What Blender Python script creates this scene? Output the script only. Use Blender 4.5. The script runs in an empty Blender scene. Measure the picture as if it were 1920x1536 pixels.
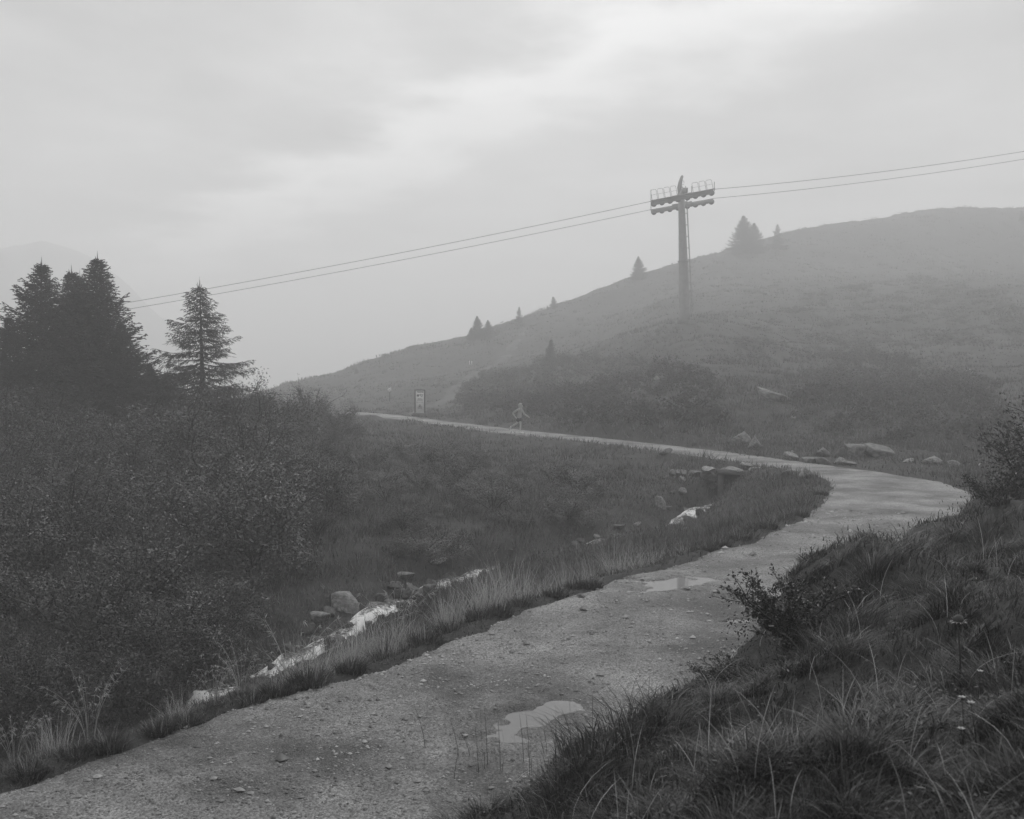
import bpy, bmesh, math, random
import numpy as np
from mathutils import Vector, Matrix

R = math.radians
SC = bpy.context.scene
COL = SC.collection
rng = np.random.default_rng(7)
random.seed(7)

# ------------------------------------------------------------------ camera
FPX, CU, CV, CAMZ = 1867.0, 960.0, 768.0, 3.1
PITCH = math.atan(43 / FPX)
cam = bpy.data.cameras.new('camera')
cam.lens = 36 * FPX / 1920
cam.sensor_width = 36
cam.clip_start, cam.clip_end = 0.05, 5000
cam.dof.use_dof = True
cam.dof.focus_distance = 22
cam.dof.aperture_fstop = 5.0
camo = bpy.data.objects.new('camera', cam)
COL.objects.link(camo)
camo.location = (0, 0, CAMZ)
camo.rotation_euler = (math.pi / 2 - PITCH, 0, 0)
SC.camera = camo

# ------------------------------------------------------------------ world: overcast deck with a brighter rift
SUN_EL, SUN_AZ = 52.0, 14.0          # azimuth measured from +Y towards +X
SKY_STRENGTH = 0.10
world = bpy.data.worlds.new('World')
SC.world = world
world.use_nodes = True
nt = world.node_tree
N, L = nt.nodes, nt.links
for n in list(N):
    N.remove(n)


def nd(tree, typ, **kw):
    n = tree.nodes.new(typ)
    for k, v in kw.items():
        if k.startswith('i_'):
            key = k[2:]
            key = int(key) if key.isdigit() else key
            n.inputs[key].default_value = v
        else:
            setattr(n, k, v)
    return n


def mth(tree, op, a, b=None, c=None, clamp=False):
    n = tree.nodes.new('ShaderNodeMath')
    n.operation = op
    n.use_clamp = clamp
    for i, x in enumerate((a, b, c)):
        if x is None:
            continue
        if isinstance(x, (int, float)):
            n.inputs[i].default_value = x
        else:
            tree.links.new(x, n.inputs[i])
    return n.outputs[0]


out = nd(nt, 'ShaderNodeOutputWorld')
bg = nd(nt, 'ShaderNodeBackground')
bg.inputs['Strength'].default_value = SKY_STRENGTH
sky = nd(nt, 'ShaderNodeTexSky')
sky.sky_type = 'NISHITA'
sky.sun_disc = False
sky.sun_elevation = R(SUN_EL)
sky.sun_rotation = R(SUN_AZ)
bw = nd(nt, 'ShaderNodeRGBToBW')
L.new(sky.outputs[0], bw.inputs[0])
tc = nd(nt, 'ShaderNodeTexCoord')
sx = nd(nt, 'ShaderNodeSeparateXYZ')
L.new(tc.outputs['Generated'], sx.inputs[0])
zz = mth(nt, 'ADD', mth(nt, 'MAXIMUM', sx.outputs[2], 0.0), 0.06)
pu = mth(nt, 'DIVIDE', sx.outputs[0], zz)
pv = mth(nt, 'DIVIDE', sx.outputs[1], zz)
cx = nd(nt, 'ShaderNodeCombineXYZ')
L.new(pu, cx.inputs[0])
L.new(pv, cx.inputs[1])
cn = nd(nt, 'ShaderNodeTexNoise')
cn.inputs['Scale'].default_value = 0.75
cn.inputs['Detail'].default_value = 6
cn.inputs['Roughness'].default_value = 0.55
cn.inputs['Distortion'].default_value = 0.35
L.new(cx.outputs[0], cn.inputs['Vector'])
cn2 = nd(nt, 'ShaderNodeTexNoise')
cn2.inputs['Scale'].default_value = 2.2
cn2.inputs['Detail'].default_value = 5
L.new(cx.outputs[0], cn2.inputs['Vector'])
# rift: a line across the cloud deck where the cover is thinner
rift = mth(nt, 'ADD', mth(nt, 'MULTIPLY', pu, 0.80), mth(nt, 'MULTIPLY', pv, 0.60))
rift = mth(nt, 'SUBTRACT', rift, 1.72)
rift = mth(nt, 'ADD', rift, mth(nt, 'MULTIPLY', mth(nt, 'SUBTRACT', cn.outputs[0], 0.5), 1.3))
rift = mth(nt, 'ADD', rift, mth(nt, 'MULTIPLY', mth(nt, 'SUBTRACT', cn2.outputs[0], 0.5), 0.95))
rift = mth(nt, 'POWER', 2.718, mth(nt, 'MULTIPLY', mth(nt, 'MULTIPLY', rift, rift), -16.0))
cl = mth(nt, 'ADD', 4.45, mth(nt, 'MULTIPLY', mth(nt, 'SUBTRACT', cn.outputs[0], 0.5), 7.5))
cl = mth(nt, 'ADD', cl, mth(nt, 'MULTIPLY', mth(nt, 'SUBTRACT', cn2.outputs[0], 0.5), 2.0))
cl = mth(nt, 'ADD', cl, mth(nt, 'MULTIPLY', rift, 4.2))
tot = mth(nt, 'ADD', mth(nt, 'MULTIPLY', bw.outputs[0], 0.12), cl)
L.new(tot, bg.inputs['Color'])
L.new(bg.outputs[0], out.inputs['Surface'])

# ------------------------------------------------------------------ sun (behind thin cloud)
sun = bpy.data.lights.new('sun', 'SUN')
sun.energy = 1.45
sun.angle = R(30)
suno = bpy.data.objects.new('sun', sun)
COL.objects.link(suno)
sd = Vector((math.sin(R(SUN_AZ)) * math.cos(R(SUN_EL)), math.cos(R(SUN_AZ)) * math.cos(R(SUN_EL)), math.sin(R(SUN_EL))))
suno.rotation_euler = sd.to_track_quat('Z', 'Y').to_euler()
suno.location = (0, 0, 200)

SC.view_settings.view_transform = 'Standard'
SC.view_settings.look = 'None'
SC.view_settings.gamma = 1
SC.view_settings.use_curve_mapping = False
SC.view_settings.exposure = 0.33
cy = SC.cycles
cy.max_bounces = 6
cy.diffuse_bounces = 2
cy.glossy_bounces = 2
cy.transmission_bounces = 2
cy.volume_bounces = 4
cy.transparent_max_bounces = 4
cy.use_denoising = True
cy.use_adaptive_sampling = False
HAZE_DENSITY = 0.0037


# ------------------------------------------------------------------ mesh helpers
class MB:
    """collects verts and faces, builds one mesh"""

    def __init__(s):
        s.v, s.f, s.n = [], [], 0

    def add(s, v, f):
        v = np.asarray(v, np.float32).reshape(-1, 3)
        if not isinstance(f, list):
            f = [f]
        for a in f:
            a = np.asarray(a, np.int32)
            if a.size:
                s.f.append(a + s.n)
        s.v.append(v)
        s.n += len(v)

    def box(s, c, size, rot=None):
        sx_, sy_, sz_ = size
        v = np.array([(x, y, z) for x in (-.5, .5) for y in (-.5, .5) for z in (-.5, .5)]) * (sx_, sy_, sz_)
        if rot is not None:
            v = v @ np.array(rot).T
        s.add(v + np.array(c), np.array([(0, 1, 3, 2), (4, 6, 7, 5), (0, 4, 5, 1), (2, 3, 7, 6), (0, 2, 6, 4), (1, 5, 7, 3)]))

    def tube(s, pts, rad, n=6, cap=True):
        pts = np.asarray(pts, float)
        m = len(pts)
        rad = np.full(m, rad, float) if np.isscalar(rad) else np.asarray(rad, float)
        t = np.gradient(pts, axis=0)
        t /= np.linalg.norm(t, axis=1)[:, None] + 1e-9
        ref = np.array([0, 0, 1.0]) if abs(t[:, 2]).mean() < 0.8 else np.array([1.0, 0, 0])
        a = np.cross(t, ref)
        a /= np.linalg.norm(a, axis=1)[:, None] + 1e-9
        b = np.cross(t, a)
        ang = np.linspace(0, 2 * np.pi, n, endpoint=False)
        v = pts[:, None] + rad[:, None, None] * (np.cos(ang)[None, :, None] * a[:, None] + np.sin(ang)[None, :, None] * b[:, None])
        i, j = np.meshgrid(np.arange(m - 1), np.arange(n), indexing='ij')
        j2 = (j + 1) % n
        f = np.stack([i * n + j, i * n + j2, (i + 1) * n + j2, (i + 1) * n + j], -1).reshape(-1, 4)
        fl = [f]
        vv = v.reshape(-1, 3)
        if cap:
            k = len(vv)
            vv = np.vstack([vv, pts[0], pts[-1]])
            q = np.arange(n)
            fl.append(np.stack([np.full(n, k), (q + 1) % n, q], 1))
            fl.append(np.stack([np.full(n, k + 1), (m - 1) * n + q, (m - 1) * n + (q + 1) % n], 1))
        s.add(vv, fl)

    def mesh(s, name, smooth=False):
        me = bpy.data.meshes.new(name)
        V = np.concatenate(s.v).astype(np.float32)
        me.vertices.add(len(V))
        me.vertices.foreach_set('co', V.ravel())
        li = np.concatenate([a.ravel() for a in s.f]).astype(np.int32)
        tot_ = np.concatenate([np.full(len(a), a.shape[1], np.int32) for a in s.f])
        st = np.concatenate([[0], np.cumsum(tot_)[:-1]]).astype(np.int32)
        me.loops.add(len(li))
        me.loops.foreach_set('vertex_index', li)
        me.polygons.add(len(tot_))
        me.polygons.foreach_set('loop_start', st)
        if smooth:
            me.polygons.foreach_set('use_smooth', np.ones(len(tot_), bool))
        me.update(calc_edges=True)
        me.validate()
        return me

    def obj(s, name, material, parent=None, smooth=False):
        return link(name, s.mesh(name, smooth), material, parent)


def link(name, me, material=None, parent=None):
    o = bpy.data.objects.new(name, me)
    COL.objects.link(o)
    if material is not None and me is not None and len(me.materials) == 0:
        me.materials.append(material)
    o.parent = parent
    return o


def tag(o, label=None, cat=None, group=None, kind=None):
    if label:
        o['label'] = label
    if cat:
        o['category'] = cat
    if group:
        o['group'] = group
    if kind:
        o['kind'] = kind
    return o


def thing(name, label, cat, loc=(0, 0, 0), rz=0, group=None, scale=1):
    o = bpy.data.objects.new(name, None)
    COL.objects.link(o)
    o.empty_display_size = 0.2
    o.location = loc
    o.rotation_euler = (0, 0, rz)
    o.scale = (scale,) * 3 if np.isscalar(scale) else scale
    return tag(o, label, cat, group)


# ------------------------------------------------------------------ materials (greys: the photograph is black and white)
def g4(v):
    return (v, v, v, 1)


MATS = {}


def mat(name, lo, hi, scale=6.0, rough=0.8, bump=0.0, bscale=None, island=0.0, objrand=0.0, transl=0.0, spec=0.3, metal=0.0, detail=5, dist=0.02, dead=0.0):
    m = bpy.data.materials.new(name)
    m.use_nodes = True
    t = m.node_tree
    b = t.nodes['Principled BSDF']
    b.inputs['Roughness'].default_value = rough
    b.inputs['Metallic'].default_value = metal
    b.inputs['Specular IOR Level'].default_value = spec
    tcn = nd(t, 'ShaderNodeTexCoord')
    no = nd(t, 'ShaderNodeTexNoise')
    no.inputs['Scale'].default_value = scale
    no.inputs['Detail'].default_value = detail
    no.inputs['Roughness'].default_value = 0.62
    t.links.new(tcn.outputs['Object'], no.inputs['Vector'])
    mr = nd(t, 'ShaderNodeMapRange')
    mr.inputs['From Min'].default_value = 0.32
    mr.inputs['From Max'].default_value = 0.68
    mr.inputs['To Min'].default_value = lo
    mr.inputs['To Max'].default_value = hi
    t.links.new(no.outputs[0], mr.inputs['Value'])
    val = mr.outputs[0]
    if island:
        ge = nd(t, 'ShaderNodeNewGeometry')
        f = mth(t, 'ADD', 1 - island, mth(t, 'MULTIPLY', ge.outputs['Random Per Island'], 2 * island))
        if dead:
            f = mth(t, 'ADD', f, mth(t, 'MULTIPLY', mth(t, 'GREATER_THAN', ge.outputs['Random Per Island'], 1 - dead), 1.6))
        val = mth(t, 'MULTIPLY', val, f)
    if objrand:
        oi = nd(t, 'ShaderNodeObjectInfo')
        f = mth(t, 'ADD', 1 - objrand, mth(t, 'MULTIPLY', oi.outputs['Random'], 2 * objrand))
        val = mth(t, 'MULTIPLY', val, f)
    t.links.new(val, b.inputs['Base Color'])
    if bump:
        n2 = nd(t, 'ShaderNodeTexNoise')
        n2.inputs['Scale'].default_value = bscale or scale * 5
        n2.inputs['Detail'].default_value = 6
        t.links.new(tcn.outputs['Object'], n2.inputs['Vector'])
        bp = nd(t, 'ShaderNodeBump')
        bp.inputs['Strength'].default_value = bump
        bp.inputs['Distance'].default_value = dist
        t.links.new(n2.outputs[0], bp.inputs['Height'])
        t.links.new(bp.outputs[0], b.inputs['Normal'])
    if transl:
        tr = nd(t, 'ShaderNodeBsdfTranslucent')
        t.links.new(val, tr.inputs[0])
        mx = nd(t, 'ShaderNodeMixShader')
        mx.inputs[0].default_value = transl
        o_ = t.nodes['Material Output']
        t.links.new(b.outputs[0], mx.inputs[1])
        t.links.new(tr.outputs[0], mx.inputs[2])
        t.links.new(mx.outputs[0], o_.inputs['Surface'])
    MATS[name] = m
    return m


mat('grass_blade', 0.035, 0.125, 1.1, 0.45, island=0.6, transl=0.2, spec=.4, dead=.07)
mat('dry_grass', 0.34, 0.55, 3, 0.6, island=0.3, transl=0.25)
mat('meadow_blade', 0.055, 0.17, 0.35, 0.6, island=0.6, transl=0.2)
mat('hill_blade', 0.02, 0.115, 0.09, 0.8, island=0.4, transl=0.2)
mat('broad_leaf', 0.05, 0.11, 3, 0.45, island=0.5, transl=0.2)
mat('shrub_leaf', 0.016, 0.09, 1.2, 0.42, island=0.4, objrand=0.45, transl=0.06, spec=.42)
mat('heath_leaf', 0.014, 0.055, 0.5, 0.7, island=0.35, objrand=0.3, transl=0.2)
mat('dark_leaf', 0.025, 0.05, 3, 0.4, island=0.4, transl=0.1)
mat('twig', 0.03, 0.06, 12, 0.85)
mat('bark', 0.05, 0.10, 8, 0.9, bump=0.5)
mat('needle', 0.028, 0.055, 1.0, 0.65, island=0.35)
mat('larch_needle', 0.05, 0.09, 1.0, 0.65, island=0.35, transl=0.2)
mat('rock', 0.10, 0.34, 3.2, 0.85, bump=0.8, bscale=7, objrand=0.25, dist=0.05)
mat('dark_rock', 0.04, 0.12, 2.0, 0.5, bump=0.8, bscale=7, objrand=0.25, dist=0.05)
mat('concrete', 0.10, 0.16, 3, 0.85, bump=0.3, bscale=30)
mat('steel', 0.26, 0.34, 1.5, 0.55, metal=0.35, bump=0.05)
mat('cable_steel', 0.05, 0.07, 4, 0.5, metal=0.3)
mat('rubber', 0.04, 0.05, 4, 0.7)
mat('dark_wood', 0.04, 0.08, 5, 0.8, bump=0.3)
mat('white_paint', 0.70, 0.80, 4, 0.5)
mat('pale_print', 0.78, 0.85, 2, 0.45)
mat('dark_print', 0.03, 0.04, 2, 0.5)
mat('grey_print', 0.25, 0.30, 2, 0.5)
mat('jacket', 0.36, 0.42, 6, 0.8, bump=0.3, bscale=14)
mat('shorts', 0.015, 0.02, 6, 0.8)
mat('skin', 0.45, 0.52, 8, 0.55)
mat('hair', 0.04, 0.05, 20, 0.6)
mat('shoe', 0.70, 0.80, 6, 0.6)
mat('sole', 0.10, 0.12, 6, 0.8)
mat('petal', 0.6, 0.75, 6, 0.6, transl=0.3)
mat('seed_head', 0.05, 0.12, 20, 0.8)
mat('mountain_rock', 0.3, 0.42, 0.01, 0.9)


# ------------------------------------------------------------------ noise
def hsh(ix, iy, seed):
    h = (ix.astype(np.int64) * 374761393 + iy.astype(np.int64) * 668265263 + seed * 1274126177) & 0xFFFFFFFF
    h = ((h ^ (h >> 13)) * 1274126177) & 0xFFFFFFFF
    h = h ^ (h >> 16)
    return (h & 0xFFFFFF) / float(0xFFFFFF)


def vnoise(x, y, seed=0):
    x = np.asarray(x, float)
    y = np.asarray(y, float)
    ix, iy = np.floor(x), np.floor(y)
    fx, fy = x - ix, y - iy
    fx = fx * fx * (3 - 2 * fx)
    fy = fy * fy * (3 - 2 * fy)
    a = hsh(ix, iy, seed)
    b = hsh(ix + 1, iy, seed)
    c = hsh(ix, iy + 1, seed)
    d = hsh(ix + 1, iy + 1, seed)
    return (a + (b - a) * fx) * (1 - fy) + (c + (d - c) * fx) * fy - 0.5


def fbm(x, y, sc, oct=4, seed=0, gain=0.5):
    s, a = 0, 1.0
    for o in range(oct):
        s = s + a * vnoise(np.asarray(x) * sc * 2 ** o + 17.3 * o, np.asarray(y) * sc * 2 ** o - 9.1 * o, seed + o)
        a *= gain
    return s


def sstep(a, b, x):
    t = np.clip((x - a) / (b - a), 0, 1)
    return t * t * (3 - 2 * t)


# ------------------------------------------------------------------ pixels <-> world
CP, SP = math.cos(PITCH), math.sin(PITCH)


def ray(u, v):
    a, b = (u - CU) / FPX, (CV - v) / FPX
    d = np.array([a, CP + b * SP, -SP + b * CP])
    return d / d[1]


def pix(u, v, Y):
    return np.array([0, 0, CAMZ]) + ray(u, v) * Y


def proj(p):
    p = np.asarray(p, float)
    x, y, z = p[..., 0], p[..., 1], p[..., 2] - CAMZ
    dep = y * CP - z * SP
    up = y * SP + z * CP
    dep = np.where(np.abs(dep) < 1e-6, 1e-6, dep)
    return CU + FPX * x / dep, CV - FPX * up / dep


# ------------------------------------------------------------------ lines of the path and the stream
def spline(P, per=10):
    """Catmull-Rom through rows of P"""
    P = np.asarray(P, float)
    Q = np.vstack([2 * P[0] - P[1], P, 2 * P[-1] - P[-2]])
    t = np.linspace(0, 1, per, endpoint=False)[:, None]
    o = []
    for i in range(1, len(Q) - 2):
        a, b, c, d = Q[i - 1], Q[i], Q[i + 1], Q[i + 2]
        o.append(0.5 * (2 * b + (c - a) * t + (2 * a - 5 * b + 4 * c - d) * t ** 2 + (3 * b - a - 3 * c + d) * t ** 3))
    o.append(P[-1:])
    return np.vstack(o)


# x, y, z, half width
PATH = spline([(-16, -6, -.25, 1.6), (-10, -1.5, -.12, 1.6), (-6, 2.7, -.05, 1.6), (-3.6, 5.4, 0, 1.6), (-2.1, 7.4, 0, 1.6), (-.1, 10.2, 0, 1.6),
               (.95, 12.1, 0, 1.6), (2.3, 14.0, 0, 1.6), (4.5, 16.9, 0, 1.6), (6.75, 20.1, 0, 1.6), (9.5, 24.8, 0, 1.8),
               (11.2, 28.6, 0, 2.0), (12.1, 32.2, 0, 1.75), (12.0, 35.5, 0, 1.45), (11.1, 39, 0, 1.3), (9.7, 43.4, .02, 1.3),
               (7.7, 49, .05, 1.35), (4.3, 56.6, .1, 1.45), (.3, 63.6, .2, 1.5), (-4.3, 72.8, .32, 1.5), (-8.7, 81, .5, 1.5),
               (-13, 89, .65, 1.5), (-20, 99, .6, 1.5), (-30, 108, 0, 1.5), (-45, 116, -3, 1.5)], 8)
STREAM = spline([(8.55, 39.2, -1.12), (7.9, 37.6, -1.2), (6.3, 35, -1.4), (4.8, 32.6, -1.5), (2.9, 30.7, -1.65), (1.2, 28.9, -1.85), (-.6, 27.2, -1.95), (-2.3, 25.4, -2.05),
                 (-3.0, 24.2, -2.2), (-4.0, 22, -2.4), (-4.9, 20.2, -2.62), (-5.9, 19.1, -2.85), (-6.7, 18.1, -3.6), (-8.2, 16.6, -4.3), (-11, 14, -4.9), (-15, 11, -5.3), (-22, 6, -6), (-34, 0, -7)], 8)
TRACK_PIX = [(770, 779, 86, 1.3), (780, 764, 96, 1.8), (830, 735, 112, 2.2), (880, 705, 136, 2.4), (940, 678, 160, 2.0), (985, 655, 185, 1.2)]
TRACK = spline([(*pix(u_, v_, y_)[:2], 0, w_) for (u_, v_, y_, w_) in TRACK_PIX], 8)


def near_line(x, y, P):
    """distance to polyline, interpolated extra columns, signed side (+ = left of travel)"""
    x = np.asarray(x, float).ravel()
    y = np.asarray(y, float).ravel()
    best = np.full(len(x), 1e9)
    ext = np.zeros((len(x), P.shape[1] - 2))
    side = np.zeros(len(x))
    for i in range(len(P) - 1):
        ax, ay = P[i, :2]
        bx, by = P[i + 1, :2]
        dx, dy = bx - ax, by - ay
        l2 = dx * dx + dy * dy + 1e-9
        t = np.clip(((x - ax) * dx + (y - ay) * dy) / l2, 0, 1)
        ex, ey = x - ax - t * dx, y - ay - t * dy
        d = ex * ex + ey * ey
        k = d < best
        best[k] = d[k]
        ext[k] = P[i, 2:] + t[k, None] * (P[i + 1, 2:] - P[i, 2:])
        side[k] = np.sign(dx * ey - dy * ex)[k]
    return np.sqrt(best), ext, side


# ------------------------------------------------------------------ terrain
CTRL_PIX = [  # u, v, distance along the view
    # right foreground bank
    (1050, 1530, 6.1), (1200, 1530, 5.2), (1500, 1530, 4.4), (1900, 1530, 3.9), (2300, 1530, 3.5),
    (1300, 1400, 6.8), (1150, 1400, 7.6), (1500, 1300, 7.5), (1700, 1300, 7.0), (1850, 1200, 7.2), (2200, 1200, 6.5),
    (1600, 1240, 8.6), (1480, 1245, 9.6), (1585, 1160, 10.3), (1572, 1105, 10.9), (1640, 1040, 11.4), (1700, 1060, 11.6), (1900, 975, 13.0), (2200, 900, 13), (2500, 900, 11),
    (1860, 960, 17.5), (1990, 900, 20), (1330, 1310, 9.3),
    # culvert bank
    (1450, 935, 31), (1408, 898, 35.5), (1385, 925, 34), (1340, 965, 31.5), (1440, 965, 27), (1300, 1010, 25.5), (1180, 1075, 20),
    # hill behind the path
    (1283, 790, 56), (1283, 750, 63), (1283, 700, 76), (1283, 650, 88), (1283, 605, 100), (1283, 555, 130),
    (1150, 775, 68), (1150, 715, 88), (1150, 630, 118), (1150, 580, 145), (1000, 770, 76), (1000, 740, 86), (1000, 690, 105), (1000, 640, 130),
    (850, 760, 92), (850, 720, 108), (850, 690, 124), (700, 750, 102), (700, 725, 118), (620, 755, 104), (620, 735, 120),
    (1500, 825, 50), (1500, 760, 64), (1500, 700, 80), (1500, 640, 98), (1500, 540, 135), (1500, 480, 165),
    (1750, 845, 46), (1750, 780, 60), (1750, 700, 80), (1750, 620, 100), (1750, 540, 130), (1750, 460, 170),
    (1950, 845, 46), (1950, 780, 58), (1950, 700, 76), (1950, 620, 98), (1950, 530, 130), (1950, 455, 172),
    (2300, 800, 46), (2300, 640, 80), (2300, 500, 130), (1400, 800, 58), (1620, 868, 41), (1800, 875, 38),
]
RIDGE = [(480, 737, 140), (550, 724, 140), (620, 710, 140), (700, 680, 145), (740, 666, 148), (800, 657, 150), (850, 646, 153), (900, 634, 155), (960, 607, 158),
         (1030, 578, 160), (1100, 557, 165), (1150, 538, 168), (1200, 523, 170), (1280, 498, 175), (1350, 480, 180), (1400, 467, 185), (1480, 442, 190),
         (1600, 425, 195), (1700, 407, 200), (1780, 402, 205), (1850, 405, 208), (1920, 412, 210), (2150, 440, 215), (2500, 470, 215)]
CTRL_W = [  # x, y, z
    (1.0, 1.6, 1.5), (-1, 1.6, 1.25), (2.5, 1.0, 1.75), (-2.0, 3.3, .55), (0.2, 4.0, 1.0), (-1.2, 5.6, .3), (-6, 7, -.3), (-5, 10, -.9), (-3.3, 12, -.8), (-1.8, 15, -.8), (0, 18, -.8),
    (-7, 13, -2.5), (-9, 10, -2.6), (-5, 16, -2.1), (-3, 19, -1.9), (3, 23.5, -.8), (-14, 6, -2.6), (-10, 3, -.9), (-20, 0, -3),
    (0, 23.5, -1.3), (-8, 22, -2.3), (-10, 25, -1.9), (-12, 19, -2.6), (-16, 22, -2.2), (-20, 16, -3), (-14, 30, -.7), (-8, 30, -1.0), (-4, 27, -1.6), (-3, 31, -1.1), (-8, 37, -.4),
    (-14, 40, 0), (-20, 45, .4), (-26, 45, .4), (-25, 34, -.4), (-30, 25, -1.6), (-25, 56, .3), (-35, 45, -.3), (0, 36, -.95), (0, 46, -.45), (0, 56, -.05), (-6, 45, -.3), (-7, 58, .15), (-8, 69, .4),
    (-13, 60, .7), (-12, 75, .6), (-20, 70, .4), (-20, 85, .5), (-30, 70, -.5), (-35, 95, -2), (-36, 130, -1), (-56, 130, -8), (-75, 170, -14), (-70, 90, -8), (-60, 60, -3), (-50, 30, -3),
    (4.5, 38, -.9), (5.8, 43, -.45), (3, 50, -.2), (6.5, 39.6, -.55), (16, 30, .25), (16, 24, .5), (13, 21, .8), (15, 36, .1), (20, 30, .6), (10.5, 18.5, .9), (8, 16.2, .75),
]
def back(c):
    return (c[0], c[1], c[2] if c[2] < 70 else 70 + (c[2] - 70) * 1.7)


CTRL_PIX = [back(c) for c in CTRL_PIX]
RIDGE = [back(c) for c in RIDGE]
pts = [pix(*c) for c in CTRL_PIX] + [np.array(c, float) for c in CTRL_W]
for c in RIDGE:
    p = pix(*c)
    pts.append(p)
    for k, dz in ((1.06, -3.0), (1.25, -18.0)):
        q = p * k
        q[2] = p[2] + dz
        pts.append(q)
pts = np.array(pts)


def warp(x, y):
    r = np.maximum(np.hypot(x, y), 1.4)
    th = np.arctan2(x, np.maximum(y, 1e-6) if np.isscalar(y) else y)
    return th, r


def wcoord(th, r):
    return np.stack([th * 1.9, np.log(r) * 1.25], -1)


th0, r0 = warp(pts[:, 0], pts[:, 1])
WC = wcoord(th0, r0)


def tps(d2):
    return 0.5 * d2 * np.log(d2 + 1e-12)


_n = len(pts)
_A = np.zeros((_n + 3, _n + 3))
_d2 = ((WC[:, None] - WC[None]) ** 2).sum(-1)
_A[:_n, :_n] = tps(_d2) + np.eye(_n) * 4e-4
_A[:_n, _n] = 1
_A[:_n, _n + 1:] = WC
_A[_n, :_n] = 1
_A[_n + 1:, :_n] = WC.T
_w = np.linalg.solve(_A, np.concatenate([pts[:, 2], np.zeros(3)]))


def rbf(th, r):
    q = wcoord(th, r)
    o = np.empty(len(q))
    for i in range(0, len(q), 20000):
        c = q[i:i + 20000]
        d2 = ((c[:, None] - WC[None]) ** 2).sum(-1)
        o[i:i + 20000] = tps(d2) @ _w[:_n] + _w[_n] + c @ _w[_n + 1:]
    return o


def base_h(x, y):
    th, r = warp(x, y)
    lim = R(72)
    tcl = np.clip(th, -lim, lim)
    rc = np.clip(r, 1.4, 420)
    z = rbf(tcl, rc)
    b = np.clip((np.abs(th) - lim) / (math.pi - lim), 0, 1)
    z = z * (1 - b) + b * 1.0
    far = sstep(350, 560, r)
    return z * (1 - far) + far * (-26 + 8 * fbm(x, y, .006, 3, 5))


def H(x, y, path=True):
    x = np.asarray(x, float).ravel()
    y = np.asarray(y, float).ravel()
    r = np.hypot(x, y)
    z = base_h(x, y)
    amp = np.clip(r / 60, 0.10, 2.0)
    z = z + amp * (0.45 * fbm(x, y, .11, 3, 11) + .22 * fbm(x, y, .45, 3, 21))
    hump = np.clip(fbm(x, y, 1.3, 2, 31), -.1, .6) * 0.32 * np.exp(-r / 40) * sstep(1, 4, r)
    z = z + hump
    dq, eq, sq = near_line(x, y, PATH)
    bank = (sq < 0) & (y > 1.0)
    off_ = dq - eq[:, 1]
    bw_ = np.where(bank, sstep(.15, 1.0, off_) * (1 - sstep(15, 21, r)) * sstep(2.2, 4, r), 0)
    lump = np.clip(fbm(x, y, .75, 2, 33) + .1, -.2, .6)
    z = z + bw_ * (.55 * lump + .10 * fbm(x, y, 2.4, 2, 35))
    # stream gully
    ds, es, _ = near_line(x, y, STREAM)
    bed = es[:, 0] - 0.22
    w = 1 - sstep(0.16, 2.0 - .8 * sstep(31, 36.5, y), ds + (0.4 - .25 * sstep(30, 36, y)) * fbm(x, y, .9, 2, 41))
    w = w * np.where(y > 36, sstep(-.6, -.3, (x - 8.75) * -.36 + (y - 38.5) * -.933), 1)
    z = np.where(w > 0, z * (1 - w) + np.minimum(z, bed + .20 * vnoise(x * 2.6, y * 2.6, 43)) * w, z)
    if path:
        dp, ep, _sd = near_line(x, y, PATH)
        edge = ep[:, 1] + 0.28 * fbm(x, y, .8, 3, 51)
        inside = 1 - sstep(0.0, np.where((_sd < 0) & (y < 17) & (y > 3), .6, 1.1), dp - edge)
        tgt = ep[:, 0] + np.where(dp < edge - .15, -.07, .02)
        tgt = ep[:, 0] - .07 + .11 * sstep(-.25, .2, dp - edge)
        z = z * (1 - inside) + tgt * inside
    return z


def hit(u, v, tmin=2.5, tmax=420, n=1000):
    d = ray(u, v)
    t = np.geomspace(tmin, tmax, n)
    zt = CAMZ + d[2] * t
    h = H(d[0] * t, t)
    k = np.nonzero(zt <= h)[0]
    if len(k) == 0 or k[0] == 0:
        i = int(np.argmin(zt - h))
        return np.array([d[0] * t[i], t[i], h[i]])
    i = k[0]
    a = (zt[i - 1] - h[i - 1]) / ((zt[i - 1] - h[i - 1]) + (h[i] - zt[i]) + 1e-9)
    y = t[i - 1] + a * (t[i] - t[i - 1])
    return np.array([d[0] * y, y, CAMZ + d[2] * y])


def H1(x, y):
    return float(H([x], [y])[0])


# ---- terrain sheet: a polar grid round the camera, fine in front, coarse behind
def ground_mesh():
    rr = np.concatenate([np.geomspace(.5, 5, 26)[:-1], np.geomspace(5, 55, 240)[:-1], np.geomspace(55, 400, 120)[:-1], np.geomspace(400, 1500, 16)])
    front = np.radians(np.linspace(-34, 34, 300))
    left = np.radians(np.linspace(-180, -34, 46)[:-1])
    right = np.radians(np.linspace(34, 180, 46)[1:-1])
    th = np.concatenate([left, front, right])
    nT, nR = len(th), len(rr)
    T, RR = np.meshgrid(th, rr, indexing='ij')
    x, y = (RR * np.sin(T)).ravel(), (RR * np.cos(T)).ravel()
    z = H(x, y)
    i, j = np.meshgrid(np.arange(nT), np.arange(nR - 1), indexing='ij')
    i2 = (i + 1) % nT
    f = np.stack([i * nR + j, i * nR + j + 1, i2 * nR + j + 1, i2 * nR + j], -1).reshape(-1, 4)
    V = np.stack([x, y, z], -1)
    V = np.vstack([V, [[0, 0, H1(0, 0)]]])
    c = len(V) - 1
    q = np.arange(nT)
    fan = np.stack([np.full(nT, c), q * nR, ((q + 1) % nT) * nR], 1)
    m = MB()
    m.add(V, [f, fan])
    return m


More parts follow.
